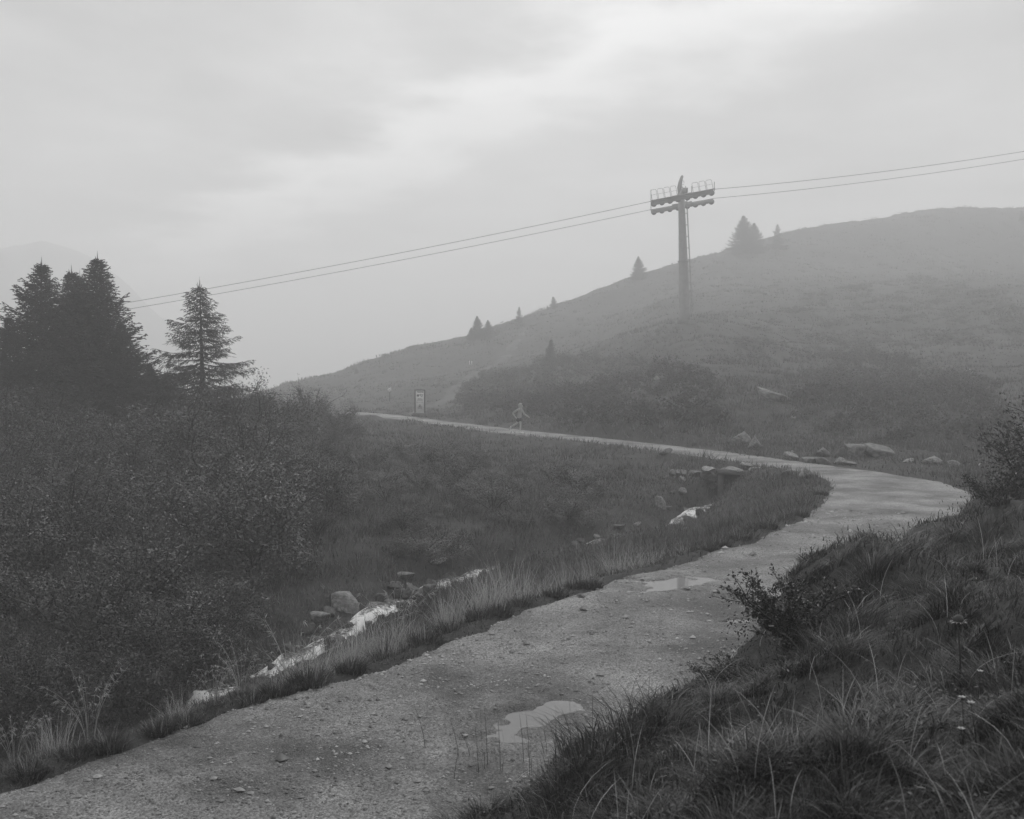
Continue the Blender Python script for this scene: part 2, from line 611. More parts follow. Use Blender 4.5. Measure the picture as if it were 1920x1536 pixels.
def ground_material():
    m = bpy.data.materials.new('ground')
    m.use_nodes = True
    t = m.node_tree
    b = t.nodes['Principled BSDF']
    b.inputs['Roughness'].default_value = 0.95
    b.inputs['Specular IOR Level'].default_value = 0.15
    tcn = nd(t, 'ShaderNodeTexCoord')
    def noise(sc, det=5):
        n = nd(t, 'ShaderNodeTexNoise')
        n.inputs['Scale'].default_value = sc
        n.inputs['Detail'].default_value = det
        n.inputs['Roughness'].default_value = .65
        t.links.new(tcn.outputs['Object'], n.inputs['Vector'])
        return n.outputs[0]
    a, c, e = noise(.045, 6), noise(.5, 6), noise(5, 6)
    s = mth(t, 'ADD', mth(t, 'MULTIPLY', a, .45), mth(t, 'ADD', mth(t, 'MULTIPLY', c, .35), mth(t, 'MULTIPLY', e, .2)))
    mr = nd(t, 'ShaderNodeMapRange')
    mr.inputs['From Min'].default_value = .36
    mr.inputs['From Max'].default_value = .64
    mr.inputs['To Min'].default_value = .022
    mr.inputs['To Max'].default_value = .085
    t.links.new(s, mr.inputs['Value'])
    t.links.new(mr.outputs[0], b.inputs['Base Color'])
    bp = nd(t, 'ShaderNodeBump')
    bp.inputs['Strength'].default_value = .8
    bp.inputs['Distance'].default_value = .12
    t.links.new(mth(t, 'ADD', c, mth(t, 'MULTIPLY', e, .4)), bp.inputs['Height'])
    t.links.new(bp.outputs[0], b.inputs['Normal'])
    return m


ground = ground_mesh().obj('ground', ground_material(), smooth=True)
tag(ground, 'grassy hillside and gully floor', kind='structure')

# ------------------------------------------------------------------ gravel path with puddle hollows
PUDDLES = [  # centre x, y, half length, half width, angle, level
    (0.20, 9.23, 0.80, 0.36, R(60)), (2.55, 15.45, .75, .50, R(35)), (2.9, 13.1, .30, .13, R(20)), (1.75, 16.0, .2, .1, R(10)),
]


def puddle_f(x, y):
    """<1 inside a hollow (noisy outline); also returns which"""
    best = np.full(np.shape(x), 9.0)
    for (px, py, a, b, an) in PUDDLES:
        dx, dy = x - px, y - py
        s = dx * math.cos(an) + dy * math.sin(an)
        t = -dx * math.sin(an) + dy * math.cos(an)
        best = np.minimum(best, np.hypot(s / a, t / b))
    return best + .9 * fbm(x, y, 4.5, 3, 61)


def path_z(x, y, d, hw, z0):
    z = z0 + .035 - .03 * (d / hw) ** 2 + .022 * fbm(x, y, 1.1, 3, 71) + .012 * fbm(x, y, 9, 2, 73)
    rut = np.exp(-((np.abs(d) - .72) / .22) ** 2)
    z = z - .018 * rut
    near = np.hypot(x, y) < 24
    pf = puddle_f(x, y)
    z = np.where(near, z - .045 * (1 - sstep(.45, 1.25, pf)), z)
    e = hw + .28 * fbm(x, y, .8, 3, 51) + .10 * fbm(x, y, 3.5, 3, 57)
    return z - .16 * sstep(-.12, .28, np.abs(d) - e)


def line_frame(P, step_near, step_far, rnear):
    seg = np.hypot(*np.diff(P[:, :2], axis=0).T)
    s = np.concatenate([[0], np.cumsum(seg)])
    out_ = [0.0]
    while out_[-1] < s[-1]:
        x_, y_ = np.interp(out_[-1], s, P[:, 0]), np.interp(out_[-1], s, P[:, 1])
        r_ = math.hypot(x_, y_)
        st = step_near if (r_ < rnear and y_ > 2) else step_far
        out_.append(out_[-1] + st)
    q = np.array(out_)
    C = np.stack([np.interp(q, s, P[:, k]) for k in range(P.shape[1])], 1)
    T = np.gradient(C[:, :2], axis=0)
    k = np.ones(5) / 5
    T = np.stack([np.convolve(np.pad(T[:, i], 2, mode='edge'), k, 'valid') for i in (0, 1)], 1)
    T /= np.linalg.norm(T, axis=1)[:, None] + 1e-9
    return C, T


def ribbon(C, T, lat, zfun):
    NX, NY = -T[:, 1], T[:, 0]
    D = lat[None, :] * np.ones((len(C), 1)) if lat.ndim == 1 else lat
    X = C[:, 0:1] + NX[:, None] * D
    Y = C[:, 1:2] + NY[:, None] * D
    Z = zfun(X, Y, D)
    n, m_ = X.shape
    i, j = np.meshgrid(np.arange(n - 1), np.arange(m_ - 1), indexing='ij')
    f = np.stack([i * m_ + j + 1, i * m_ + j, (i + 1) * m_ + j, (i + 1) * m_ + j + 1], -1).reshape(-1, 4)
    return np.stack([X, Y, Z], -1).reshape(-1, 3), f


C, T = line_frame(PATH, .055, .3, 24)
latn = np.linspace(-1, 1, 60)
lat = latn[None] * (C[:, 3:4] + .42)
v_, f_ = ribbon(C, T, lat, lambda X, Y, D: path_z(X, Y, D, C[:, 3:4], C[:, 2:3]))
pm = MB()
pm.add(v_, f_)


def gravel_material():
    m = bpy.data.materials.new('gravel')
    m.use_nodes = True
    t = m.node_tree
    b = t.nodes['Principled BSDF']
    b.inputs['Specular IOR Level'].default_value = .35
    tcn = nd(t, 'ShaderNodeTexCoord')

    def noise(sc, det=5, ro=.6):
        n = nd(t, 'ShaderNodeTexNoise')
        n.inputs['Scale'].default_value = sc
        n.inputs['Detail'].default_value = det
        n.inputs['Roughness'].default_value = ro
        t.links.new(tcn.outputs['Object'], n.inputs['Vector'])
        return n.outputs[0]
    vo = nd(t, 'ShaderNodeTexVoronoi')
    vo.inputs['Scale'].default_value = 58
    vo.inputs['Randomness'].default_value = 1
    t.links.new(tcn.outputs['Object'], vo.inputs['Vector'])
    cell = nd(t, 'ShaderNodeRGBToBW')
    t.links.new(vo.outputs['Color'], cell.inputs[0])
    big, mid, fine = noise(.55, 4), noise(3.2, 5), noise(60, 3)
    val = mth(t, 'ADD', .015, mth(t, 'MULTIPLY', mth(t, 'SUBTRACT', big, .36, clamp=True), .68))
    val = mth(t, 'ADD', val, mth(t, 'MULTIPLY', mth(t, 'SUBTRACT', mid, .35, clamp=True), .28))
    val = mth(t, 'MULTIPLY', val, mth(t, 'ADD', .22, mth(t, 'MULTIPLY', cell.outputs[0], 1.5)))
    val = mth(t, 'MULTIPLY', val, mth(t, 'ADD', .6, mth(t, 'MULTIPLY', fine, .8)))
    wa = nd(t, 'ShaderNodeAttribute')
    wa.attribute_name = 'wet'
    val = mth(t, 'MULTIPLY', val, mth(t, 'SUBTRACT', 1.0, mth(t, 'MULTIPLY', wa.outputs['Fac'], .5)))
    t.links.new(val, b.inputs['Base Color'])
    ro = nd(t, 'ShaderNodeMapRange')
    ro.inputs['From Min'].default_value = .35
    ro.inputs['From Max'].default_value = .65
    ro.inputs['To Min'].default_value = .42
    ro.inputs['To Max'].default_value = .8
    t.links.new(mid, ro.inputs['Value'])
    t.links.new(mth(t, 'MULTIPLY', ro.outputs[0], mth(t, 'SUBTRACT', 1.0, mth(t, 'MULTIPLY', wa.outputs['Fac'], .55))), b.inputs['Roughness'])
    bp = nd(t, 'ShaderNodeBump')
    bp.inputs['Strength'].default_value = .9
    bp.inputs['Distance'].default_value = .012
    h = mth(t, 'ADD', mth(t, 'MULTIPLY', vo.outputs['Distance'], -1.0), mth(t, 'MULTIPLY', fine, .6))
    t.links.new(h, bp.inputs['Height'])
    t.links.new(bp.outputs[0], b.inputs['Normal'])
    return m


GRAVEL = gravel_material()
path_o = pm.obj('gravel_path', GRAVEL, smooth=True)
_wet = path_o.data.attributes.new('wet', 'FLOAT', 'POINT')
_V = pm.v[0]
_pf = puddle_f(_V[:, 0], _V[:, 1])
_wet.data.foreach_set('value', (1 - sstep(1.0, 1.9, _pf)).astype(np.float32))
tag(path_o, 'wet gravel path curving past the bank and over the stream', kind='structure')

# faint worn track climbing from the sign
Ct, Tt = line_frame(TRACK, .6, .6, 0)
latt = np.linspace(-1, 1, 15)[None] * (Ct[:, 3:4] * (1 + .3 * fbm(Ct[:, 0], Ct[:, 1], .3, 2, 3))[:, None])
tm = MB()
v_, f_ = ribbon(Ct, Tt, latt, lambda X, Y, D: H(X, Y).reshape(X.shape) + .07 - .45 * (D / Ct[:, 3:4]) ** 2)
tm.add(v_, f_)
tag(tm.obj('dirt_track', mat('track', .065, .10, .5, .9, bump=.5), smooth=True), 'pale worn track climbing the slope behind the sign', kind='structure')


# ------------------------------------------------------------------ water
def water_material(name, foam_lo, foam_hi, base, fscale=5.0):
    m = bpy.data.materials.new(name)
    m.use_nodes = True
    t = m.node_tree
    b = t.nodes['Principled BSDF']
    tcn = nd(t, 'ShaderNodeTexCoord')
    n = nd(t, 'ShaderNodeTexNoise')
    n.inputs['Scale'].default_value = fscale
    n.inputs['Detail'].default_value = 6
    n.inputs['Roughness'].default_value = .7
    n.inputs['Distortion'].default_value = .6
    t.links.new(tcn.outputs['Object'], n.inputs['Vector'])
    mr = nd(t, 'ShaderNodeMapRange')
    mr.inputs['From Min'].default_value = foam_lo
    mr.inputs['From Max'].default_value = foam_hi
    gg = nd(t, 'ShaderNodeNewGeometry')
    gz = nd(t, 'ShaderNodeSeparateXYZ')
    t.links.new(gg.outputs['Normal'], gz.inputs[0])
    pn_ = nd(t, 'ShaderNodeTexNoise')
    pn_.inputs['Scale'].default_value = .55
    pn_.inputs['Detail'].default_value = 2
    t.links.new(tcn.outputs['Object'], pn_.inputs['Vector'])
    t.links.new(mth(t, 'ADD', n.outputs[0], mth(t, 'ADD', mth(t, 'MULTIPLY', mth(t, 'SUBTRACT', pn_.outputs[0], .5), .5), mth(t, 'MULTIPLY', mth(t, 'SUBTRACT', .95, gz.outputs[2]), 2.2))), mr.inputs['Value'])
    t.links.new(mth(t, 'ADD', base, mth(t, 'MULTIPLY', mr.outputs[0], .80 - base)), b.inputs['Base Color'])
    t.links.new(mth(t, 'ADD', .05, mth(t, 'MULTIPLY', mr.outputs[0], .6)), b.inputs['Roughness'])
    b.inputs['IOR'].default_value = 1.33
    bp = nd(t, 'ShaderNodeBump')
    bp.inputs['Strength'].default_value = .6
    bp.inputs['Distance'].default_value = .05
    t.links.new(n.outputs[0], bp.inputs['Height'])
    t.links.new(bp.outputs[0], b.inputs['Normal'])
    return m


Cs, Ts = line_frame(STREAM[:113], .10, .35, 45)
wid = .42 + .30 * fbm(Cs[:, 0], Cs[:, 1], 1.1, 2, 81)
lats = np.linspace(-1, 1, 13)[None] * wid[:, None]
_q = Cs[:, 2] / .30
_fr = _q - np.floor(_q)
stepz = .30 * (np.floor(_q) + sstep(.05, .5, _fr)) - .09
sm = MB()
v_, f_ = ribbon(Cs, Ts, lats, lambda X, Y, D: stepz[:, None] + .10 * fbm(X, Y, 2.2, 3, 83) + .03 - .16 * (D / wid[:, None]) ** 2)
sm.add(v_, f_)
tag(sm.obj('stream', water_material('white_water', .425, .66, .035, 12.0), smooth=True), 'small stream of white water tumbling down the gully', kind='structure')

PW = bpy.data.materials.new('puddle_water')
PW.use_nodes = True
_b = PW.node_tree.nodes['Principled BSDF']
_b.inputs['Base Color'].default_value = g4(.17)
_b.inputs['Roughness'].default_value = .03
_b.inputs['IOR'].default_value = 1.33
for (px, py, a, b_, an) in PUDDLES[:4]:
    d_, e_, _ = near_line([px], [py], PATH)
    zl = float(np.min(path_z(np.array([px]), np.array([py]), d_, e_[:, 1], e_[:, 0]))) + .022
    m = MB()
    q = np.linspace(0, 2 * np.pi, 48, endpoint=False)
    rad = 1.45
    xx = px + rad * (a * np.cos(q) * math.cos(an) - b_ * np.sin(q) * math.sin(an))
    yy = py + rad * (a * np.cos(q) * math.sin(an) + b_ * np.sin(q) * math.cos(an))
    m.add(np.vstack([np.stack([xx, yy, np.full(48, zl)], 1), [[px, py, zl]]]), np.stack([np.arange(48), (np.arange(48) + 1) % 48, np.full(48, 48)], 1))
    tag(m.obj('puddle', PW), 'shallow muddy puddle on the gravel path', kind='structure')

# ------------------------------------------------------------------ far mountain, only just showing through the mist
MY = 600
mm = MB()
prof = np.array([(-700, 640), (-400, 560), (-200, 470), (0, 452), (50, 446), (80, 439), (110, 447), (150, 462), (195, 488), (240, 528), (300, 585), (380, 650), (480, 730), (600, 800)], float)
us = np.linspace(-700, 600, 110)
vs = np.interp(us, prof[:, 0], prof[:, 1]) + 7 * fbm(us, us * 0, .03, 3, 5)
top = np.array([pix(u, v, MY) for u, v in zip(us, vs)])
rows = []
for k, t_ in enumerate(np.linspace(0, 1, 24)):
    off = (t_ - .55) * 300
    hgt = np.clip(1 - abs(t_ - .55) / .55, 0, 1) ** .9
    zz_ = -35 + (top[:, 2] + 35) * hgt + (10 * fbm(top[:, 0], top[:, 1] + off, .02, 3, 9) if abs(t_ - .55) > .03 else 0)
    rows.append(np.stack([top[:, 0] * (1 + off / MY), top[:, 1] + off, zz_], 1))
Vm = np.concatenate(rows)
i, j = np.meshgrid(np.arange(23), np.arange(109), indexing='ij')
mm.add(Vm, np.stack([i * 110 + j, i * 110 + j + 1, (i + 1) * 110 + j + 1, (i + 1) * 110 + j], -1).reshape(-1, 4))
tag(mm.obj('mountain', MATS['mountain_rock'], smooth=True), 'faint mountain peak in the mist', kind='structure')

# ------------------------------------------------------------------ haze
hm = MB()
hm.box((0, 100, 25), (3200, 3200, 154))
haze_m = bpy.data.materials.new('haze')
haze_m.use_nodes = True
_t = haze_m.node_tree
for n in list(_t.nodes):
    if n.type != 'OUTPUT_MATERIAL':
        _t.nodes.remove(n)
pvn = nd(_t, 'ShaderNodeVolumePrincipled')
pvn.inputs['Color'].default_value = g4(1.0)
pvn.inputs['Density'].default_value = HAZE_DENSITY
pvn.inputs['Anisotropy'].default_value = 0.35
_t.links.new(pvn.outputs[0], _t.nodes['Material Output'].inputs['Volume'])
hz = hm.obj('haze', haze_m)
hz.display_type = 'WIRE'
tag(hz, 'mist filling the valley', kind='stuff')
#@@END_SETTING

# ------------------------------------------------------------------ plant builders
def norm(a):
    return a / (np.linalg.norm(a, axis=-1, keepdims=True) + 1e-9)


def spindles(A, B, w):
    """thin three-sided spindles from A to B"""
    A, B = np.asarray(A, float), np.asarray(B, float)
    n = len(A)
    w = np.broadcast_to(np.asarray(w, float), (n,))
    t = norm(B - A)
    ref = np.where(np.abs(t[:, 2:3]) < .8, np.array([[0, 0, 1.0]]), np.array([[1.0, 0, 0]]))
    a = norm(np.cross(t, ref))
    b = np.cross(t, a)
    mid = A + (B - A) * .38
    V = np.empty((n, 5, 3))
    V[:, 0], V[:, 4] = A, B
    for k in range(3):
        an = 2 * np.pi * k / 3
        V[:, 1 + k] = mid + w[:, None] * .5 * (np.cos(an) * a + np.sin(an) * b)
    tri = np.array([(0, 2, 1), (0, 3, 2), (0, 1, 3), (4, 1, 2), (4, 2, 3), (4, 3, 1)])
    F = (np.arange(n) * 5)[:, None, None] + tri[None]
    return V.reshape(-1, 3), F.reshape(-1, 3)


def leaves(Cn, D, Nn, ln, wd, fold=.25):
    """folded rhombic leaves: base point, direction, normal, length, width"""
    n = len(Cn)
    D = norm(D)
    S = norm(np.cross(D, Nn))
    U = np.cross(S, D)
    ln = np.broadcast_to(np.asarray(ln, float), (n,))[:, None]
    wd = np.broadcast_to(np.asarray(wd, float), (n,))[:, None]
    V = np.empty((n, 4, 3))
    V[:, 0] = Cn
    V[:, 1] = Cn + D * ln * .45 + S * wd * .5 + U * wd * fold
    V[:, 2] = Cn + D * ln
    V[:, 3] = Cn + D * ln * .45 - S * wd * .5 + U * wd * fold
    tri = np.array([(0, 1, 2), (0, 2, 3)])
    F = (np.arange(n) * 4)[:, None, None] + tri[None]
    return V.reshape(-1, 3), F.reshape(-1, 3)


def blades(P, az, ln, wd, lean, segs=3, twist=None, r=None):
    """curved tapering grass blades"""
    r = r or rng
    P = np.asarray(P, float)
    n = len(P)
    dx, dy = np.cos(az), np.sin(az)
    tw = az + np.pi / 2 + (r.normal(0, .7, n) if twist is None else twist)
    wx, wy = np.cos(tw), np.sin(tw)
    V = np.empty((n, 2 * segs + 1, 3))
    for k in range(segs + 1):
        t = k / segs
        hx = ln * lean * t ** 1.8
        up = ln * t * (1 - .5 * lean * t)
        c = P + np.stack([dx * hx, dy * hx, up], 1)
        if k == segs:
            V[:, 2 * segs] = c
        else:
            w = wd * (1 - .55 * t) * .5
            o = np.stack([wx * w, wy * w, np.zeros(n)], 1)
            V[:, 2 * k] = c - o
            V[:, 2 * k + 1] = c + o
    tri = []
    for k in range(segs - 1):
        a = 2 * k
        tri += [(a, a + 1, a + 3), (a, a + 3, a + 2)]
    tri.append((2 * segs - 2, 2 * segs - 1, 2 * segs))
    tri = np.array(tri)
    F = (np.arange(n) * (2 * segs + 1))[:, None, None] + tri[None]
    return V.reshape(-1, 3), F.reshape(-1, 3)


def make_conifer(seed, h, rad, kind='spruce', dens=1.0, bare=.04):
    """trunk mesh and crown mesh of a spruce or a larch"""
    r = np.random.default_rng(seed)
    tk, cr = MB(), MB()
    hs = np.linspace(0, h, 14)
    bend = .02 * h * np.stack([np.sin(hs / h * 2.2 + seed), np.cos(hs / h * 1.7 + seed)], 1) * (hs / h)[:, None] * .5
    tr = np.stack([bend[:, 0], bend[:, 1], hs], 1)
    tk.tube(tr, np.interp(hs, [0, .3, h], [.022 * h, .017 * h, .004]), 8)
    z = bare * h
    As, Bs, Ws = [], [], []
    while z < h * .985:
        f = z / h
        n = int(r.integers(4, 7)) if kind == 'spruce' else int(r.integers(4, 7))
        Lb = rad * 1.12 * (1 - f) ** (.88 if kind == 'spruce' else .9) + .06
        Lb *= 1 if f > .12 else .8 + f * 1.6
        a0 = r.uniform(0, 6.28)
        for k in range(n):
            a = a0 + 6.283 * k / n + r.normal(0, .25)
            ln = Lb * (r.uniform(.62, 1.16) if kind == 'spruce' else r.uniform(.4, 1.25)) * (1 + (.12 if kind == 'spruce' else .14) * math.cos(a - seed))
            if kind == 'spruce':
                el = np.interp(f, [0, .35, .75, 1], [-.28, -.02, .35, .85]) + r.normal(0, .08)
                up = .45
            else:
                el = np.interp(f, [0, .4, .8, 1], [-.42, -.2, .15, .6]) + r.normal(0, .12)
                up = .28
            t = np.linspace(0, 1, 7)
            d = np.array([math.cos(a), math.sin(a)])
            side = np.array([-d[1], d[0]])
            wob = r.normal(0, .05) * ln
            base = np.array([np.interp(z, hs, tr[:, 0]), np.interp(z, hs, tr[:, 1]), z])
            hor = ln * t * math.cos(el)
            ver = ln * (math.sin(el) * t - .16 * t * (1 - t) * 2 + up * .35 * t ** 3)
            P = base + np.stack([d[0] * hor + side[0] * wob * t ** 2, d[1] * hor + side[1] * wob * t ** 2, ver], 1)
            tk.tube(P, np.linspace(.010 + .012 * ln, .004, 7), 3, cap=False)
            m_ = int(max(5, ln * 17 * dens))
            ts = np.linspace(.10 if kind == 'spruce' else .16, 1, m_) + r.normal(0, .012, m_)
            ts = np.clip(ts, .05, 1)
            Q = np.stack([np.interp(ts, t, P[:, q]) for q in range(3)], 1)
            sgn = np.where(np.arange(m_) % 2 == 0, 1, -1)
            tl = (.16 + .42 * ln * np.sin(np.pi * np.clip(ts * .86 + .14, 0, 1)) ** .8 * .62) * r.uniform(.55, 1.15, m_)
            fw = r.uniform(.45, .95, m_)
            dr = r.normal(.02 if kind == 'spruce' else -.42, .22, m_)
            D = np.stack([d[0] * fw + side[0] * sgn * .8, d[1] * fw + side[1] * sgn * .8, dr], 1)
            D = norm(D)
            E = Q + D * tl[:, None]
            As.append(Q); Bs.append(E); Ws.append(np.full(m_, .05 if kind == 'spruce' else .03))
            # second order twigs
            ns = 3 if kind == 'spruce' else 5
            for q in range(ns):
                tt = r.uniform(.2, .95, m_)[:, None]
                S = Q + (E - Q) * tt
                jit = r.normal(0, .55, (m_, 3))
                jit[:, 2] = jit[:, 2] * .8 + (.12 if kind == 'spruce' else -.5)
                E2 = S + norm(D + jit) * (tl * r.uniform(.3, .6, m_))[:, None]
                As.append(S); Bs.append(E2); Ws.append(np.full(m_,   .052 if kind == 'spruce' else .026))
            # leader of the branch
            As.append(P[3:6]); Bs.append(P[4:7]); Ws.append(np.full(3, .05))
        z += (.085 + .13 * (1 - f)) * (h / 8) ** .5 * (1.0 if kind == 'spruce' else 1.45) / max(dens, .6)
    # leading shoot
    topp = tr[-1]
    As.append(np.array([topp - [0, 0, .3]] * 5)); 
    Bs.append(topp + np.array([[0, 0, .45], [.12, .05, .1], [-.1, .08, .1], [.02, -.13, .05], [-.05, .1, .2]])); Ws.append(np.full(5, .045))
    v, f = spindles(np.concatenate(As), np.concatenate(Bs), np.concatenate(Ws))
    cr.add(v, f)
    return tk.mesh('trunk', True), cr.mesh('crown')


def place_tree(name, label, meshes, mats_, loc, rz=0, scale=1.0, group=None, cat='tree'):
    t = thing(name, label, cat, loc, rz, group, scale)
    link('trunk', meshes[0], mats_[0], t)
    link('crown', meshes[1], mats_[1], t)
    return t


def make_shrub(seed, h, rad, nleaf=4200, leaf=.055, upright=.5, stems=9, dome=0.0, thick=1.0, jit=.055):
    r = np.random.default_rng(seed)
    st, fo = MB(), MB()
    tips, dirs = [], []
    for k in range(stems):
        a = 6.283 * k / stems + r.normal(0, .3)
        out_ = rad * r.uniform(.35, 1.0)
        hh = h * r.uniform(.65, 1.05) * (1 - .35 * (out_ / rad) ** 2 * (1 - upright))
        t = np.linspace(0, 1, 6)
        P = np.stack([math.cos(a) * out_ * t ** (.8 + upright), math.sin(a) * out_ * t ** (.8 + upright), hh * t ** .85], 1)
        P += r.normal(0, .03 * h, (6, 3)) * t[:, None]
        st.tube(P, np.linspace(.018, .005, 6) * h * thick, 4, cap=False)
        for q in range(9):
            tt = r.uniform(.25, 1.0)
            S = np.array([np.interp(tt, t, P[:, c]) for c in range(3)])
            dv = norm(np.array([math.cos(a) * .6 + r.normal(0, .6), math.sin(a) * .6 + r.normal(0, .6), r.uniform(.1, 1.0)]))
            ln = h * r.uniform(.16, .38)
            E = S + dv * ln
            st.tube(np.array([S, S + dv * ln * .5 + r.normal(0, .02 * h, 3), E]), [.005 * h * thick, .004 * h * thick, .002 * h * thick], 3, cap=False)
            tips.append((S, E))
            dirs.append(dv)
    tips = np.array(tips)
    dirs = np.array(dirs)
    idx = r.integers(0, len(tips), nleaf)
    tt = r.beta(1.6, 1.1, nleaf)[:, None]
    c = tips[idx, 0] + (tips[idx, 1] - tips[idx, 0]) * tt + r.normal(0, jit * h, (nleaf, 3))
    D = dirs[idx] + r.normal(0, .8, (nleaf, 3))
    if dome:      # clumps of leaves that fill the skirt down to the ground
        k = int(nleaf * dome)
        nc = 30
        ph = r.uniform(0, 6.28, nc)
        el = np.arcsin(r.uniform(.02, .98, nc) ** 1.1)
        rr_ = r.uniform(.72, .98, nc)
        cc = np.stack([np.cos(ph) * np.cos(el) * rad * rr_, np.sin(ph) * np.cos(el) * rad * rr_, np.sin(el) * h * rr_ * .9], 1)
        ci = r.integers(0, nc, k)
        c[:k] = cc[ci] + r.normal(0, .085 * h, (k, 3))
        D[:k] = norm(cc[ci]) + r.normal(0, .8, (k, 3)) + [0, 0, .4]
    Nn = norm(r.normal(0, .6, (nleaf, 3)) + [0, 0, 1])
    if dome:
        Nn[:k] = norm(norm(c[:k] - cc[ci]) + norm(cc[ci]) * .8 + [0, 0, .5] + r.normal(0, .35, (k, 3)))
        D[:k] = norm(np.cross(Nn[:k], r.normal(0, 1, (k, 3)))) + Nn[:k] * .25
    c[:, 2] = np.maximum(c[:, 2], .03)
    v, f = leaves(c, D, Nn, leaf * r.uniform(.6, 1.3, nleaf), leaf * .55 * r.uniform(.7, 1.3, nleaf))
    fo.add(v, f)
    return st.mesh('stems', True), fo.mesh('foliage')


def place_shrub(name, label, meshes, loc, rz=0, scale=1.0, group=None, leafm='shrub_leaf', tilt=(0, 0)):
    t = thing(name, label, 'shrub', loc, rz, group, scale)
    t.rotation_euler = (tilt[0], tilt[1], rz)
    link('stems', meshes[0], MATS['twig'], t)
    link('foliage', meshes[1], MATS[leafm], t)
    return t


def in_poly(u, v, poly):
    u, v = np.asarray(u), np.asarray(v)
    ins = np.zeros(u.shape, bool)
    n = len(poly)
    for i in range(n):
        x1, y1 = poly[i]
        x2, y2 = poly[(i + 1) % n]
        c = ((y1 > v) != (y2 > v)) & (u < (x2 - x1) * (v - y1) / (y2 - y1 + 1e-9) + x1)
        ins ^= c
    return ins


def scatter(poly, dx, dy, n, mind, seed, avoid_path=.6, avoid_stream=.9):
    """ground points whose picture lies inside a polygon, at least mind apart"""
    r = np.random.default_rng(seed)
    x, y = r.uniform(*dx, n), r.uniform(*dy, n)
    z = H(x, y)
    u, v = proj(np.stack([x, y, z], 1))
    k = in_poly(u, v, poly)
    d, e, _ = near_line(x, y, PATH)
    k &= d > e[:, 1] + avoid_path
    k &= near_line(x, y, STREAM)[0] > avoid_stream
    P = np.stack([x, y, z], 1)[k]
    keep = []
    for p in P:
        if all((p[0] - q[0]) ** 2 + (p[1] - q[1]) ** 2 > mind * mind for q in keep):
            keep.append(p)
    return np.array(keep)


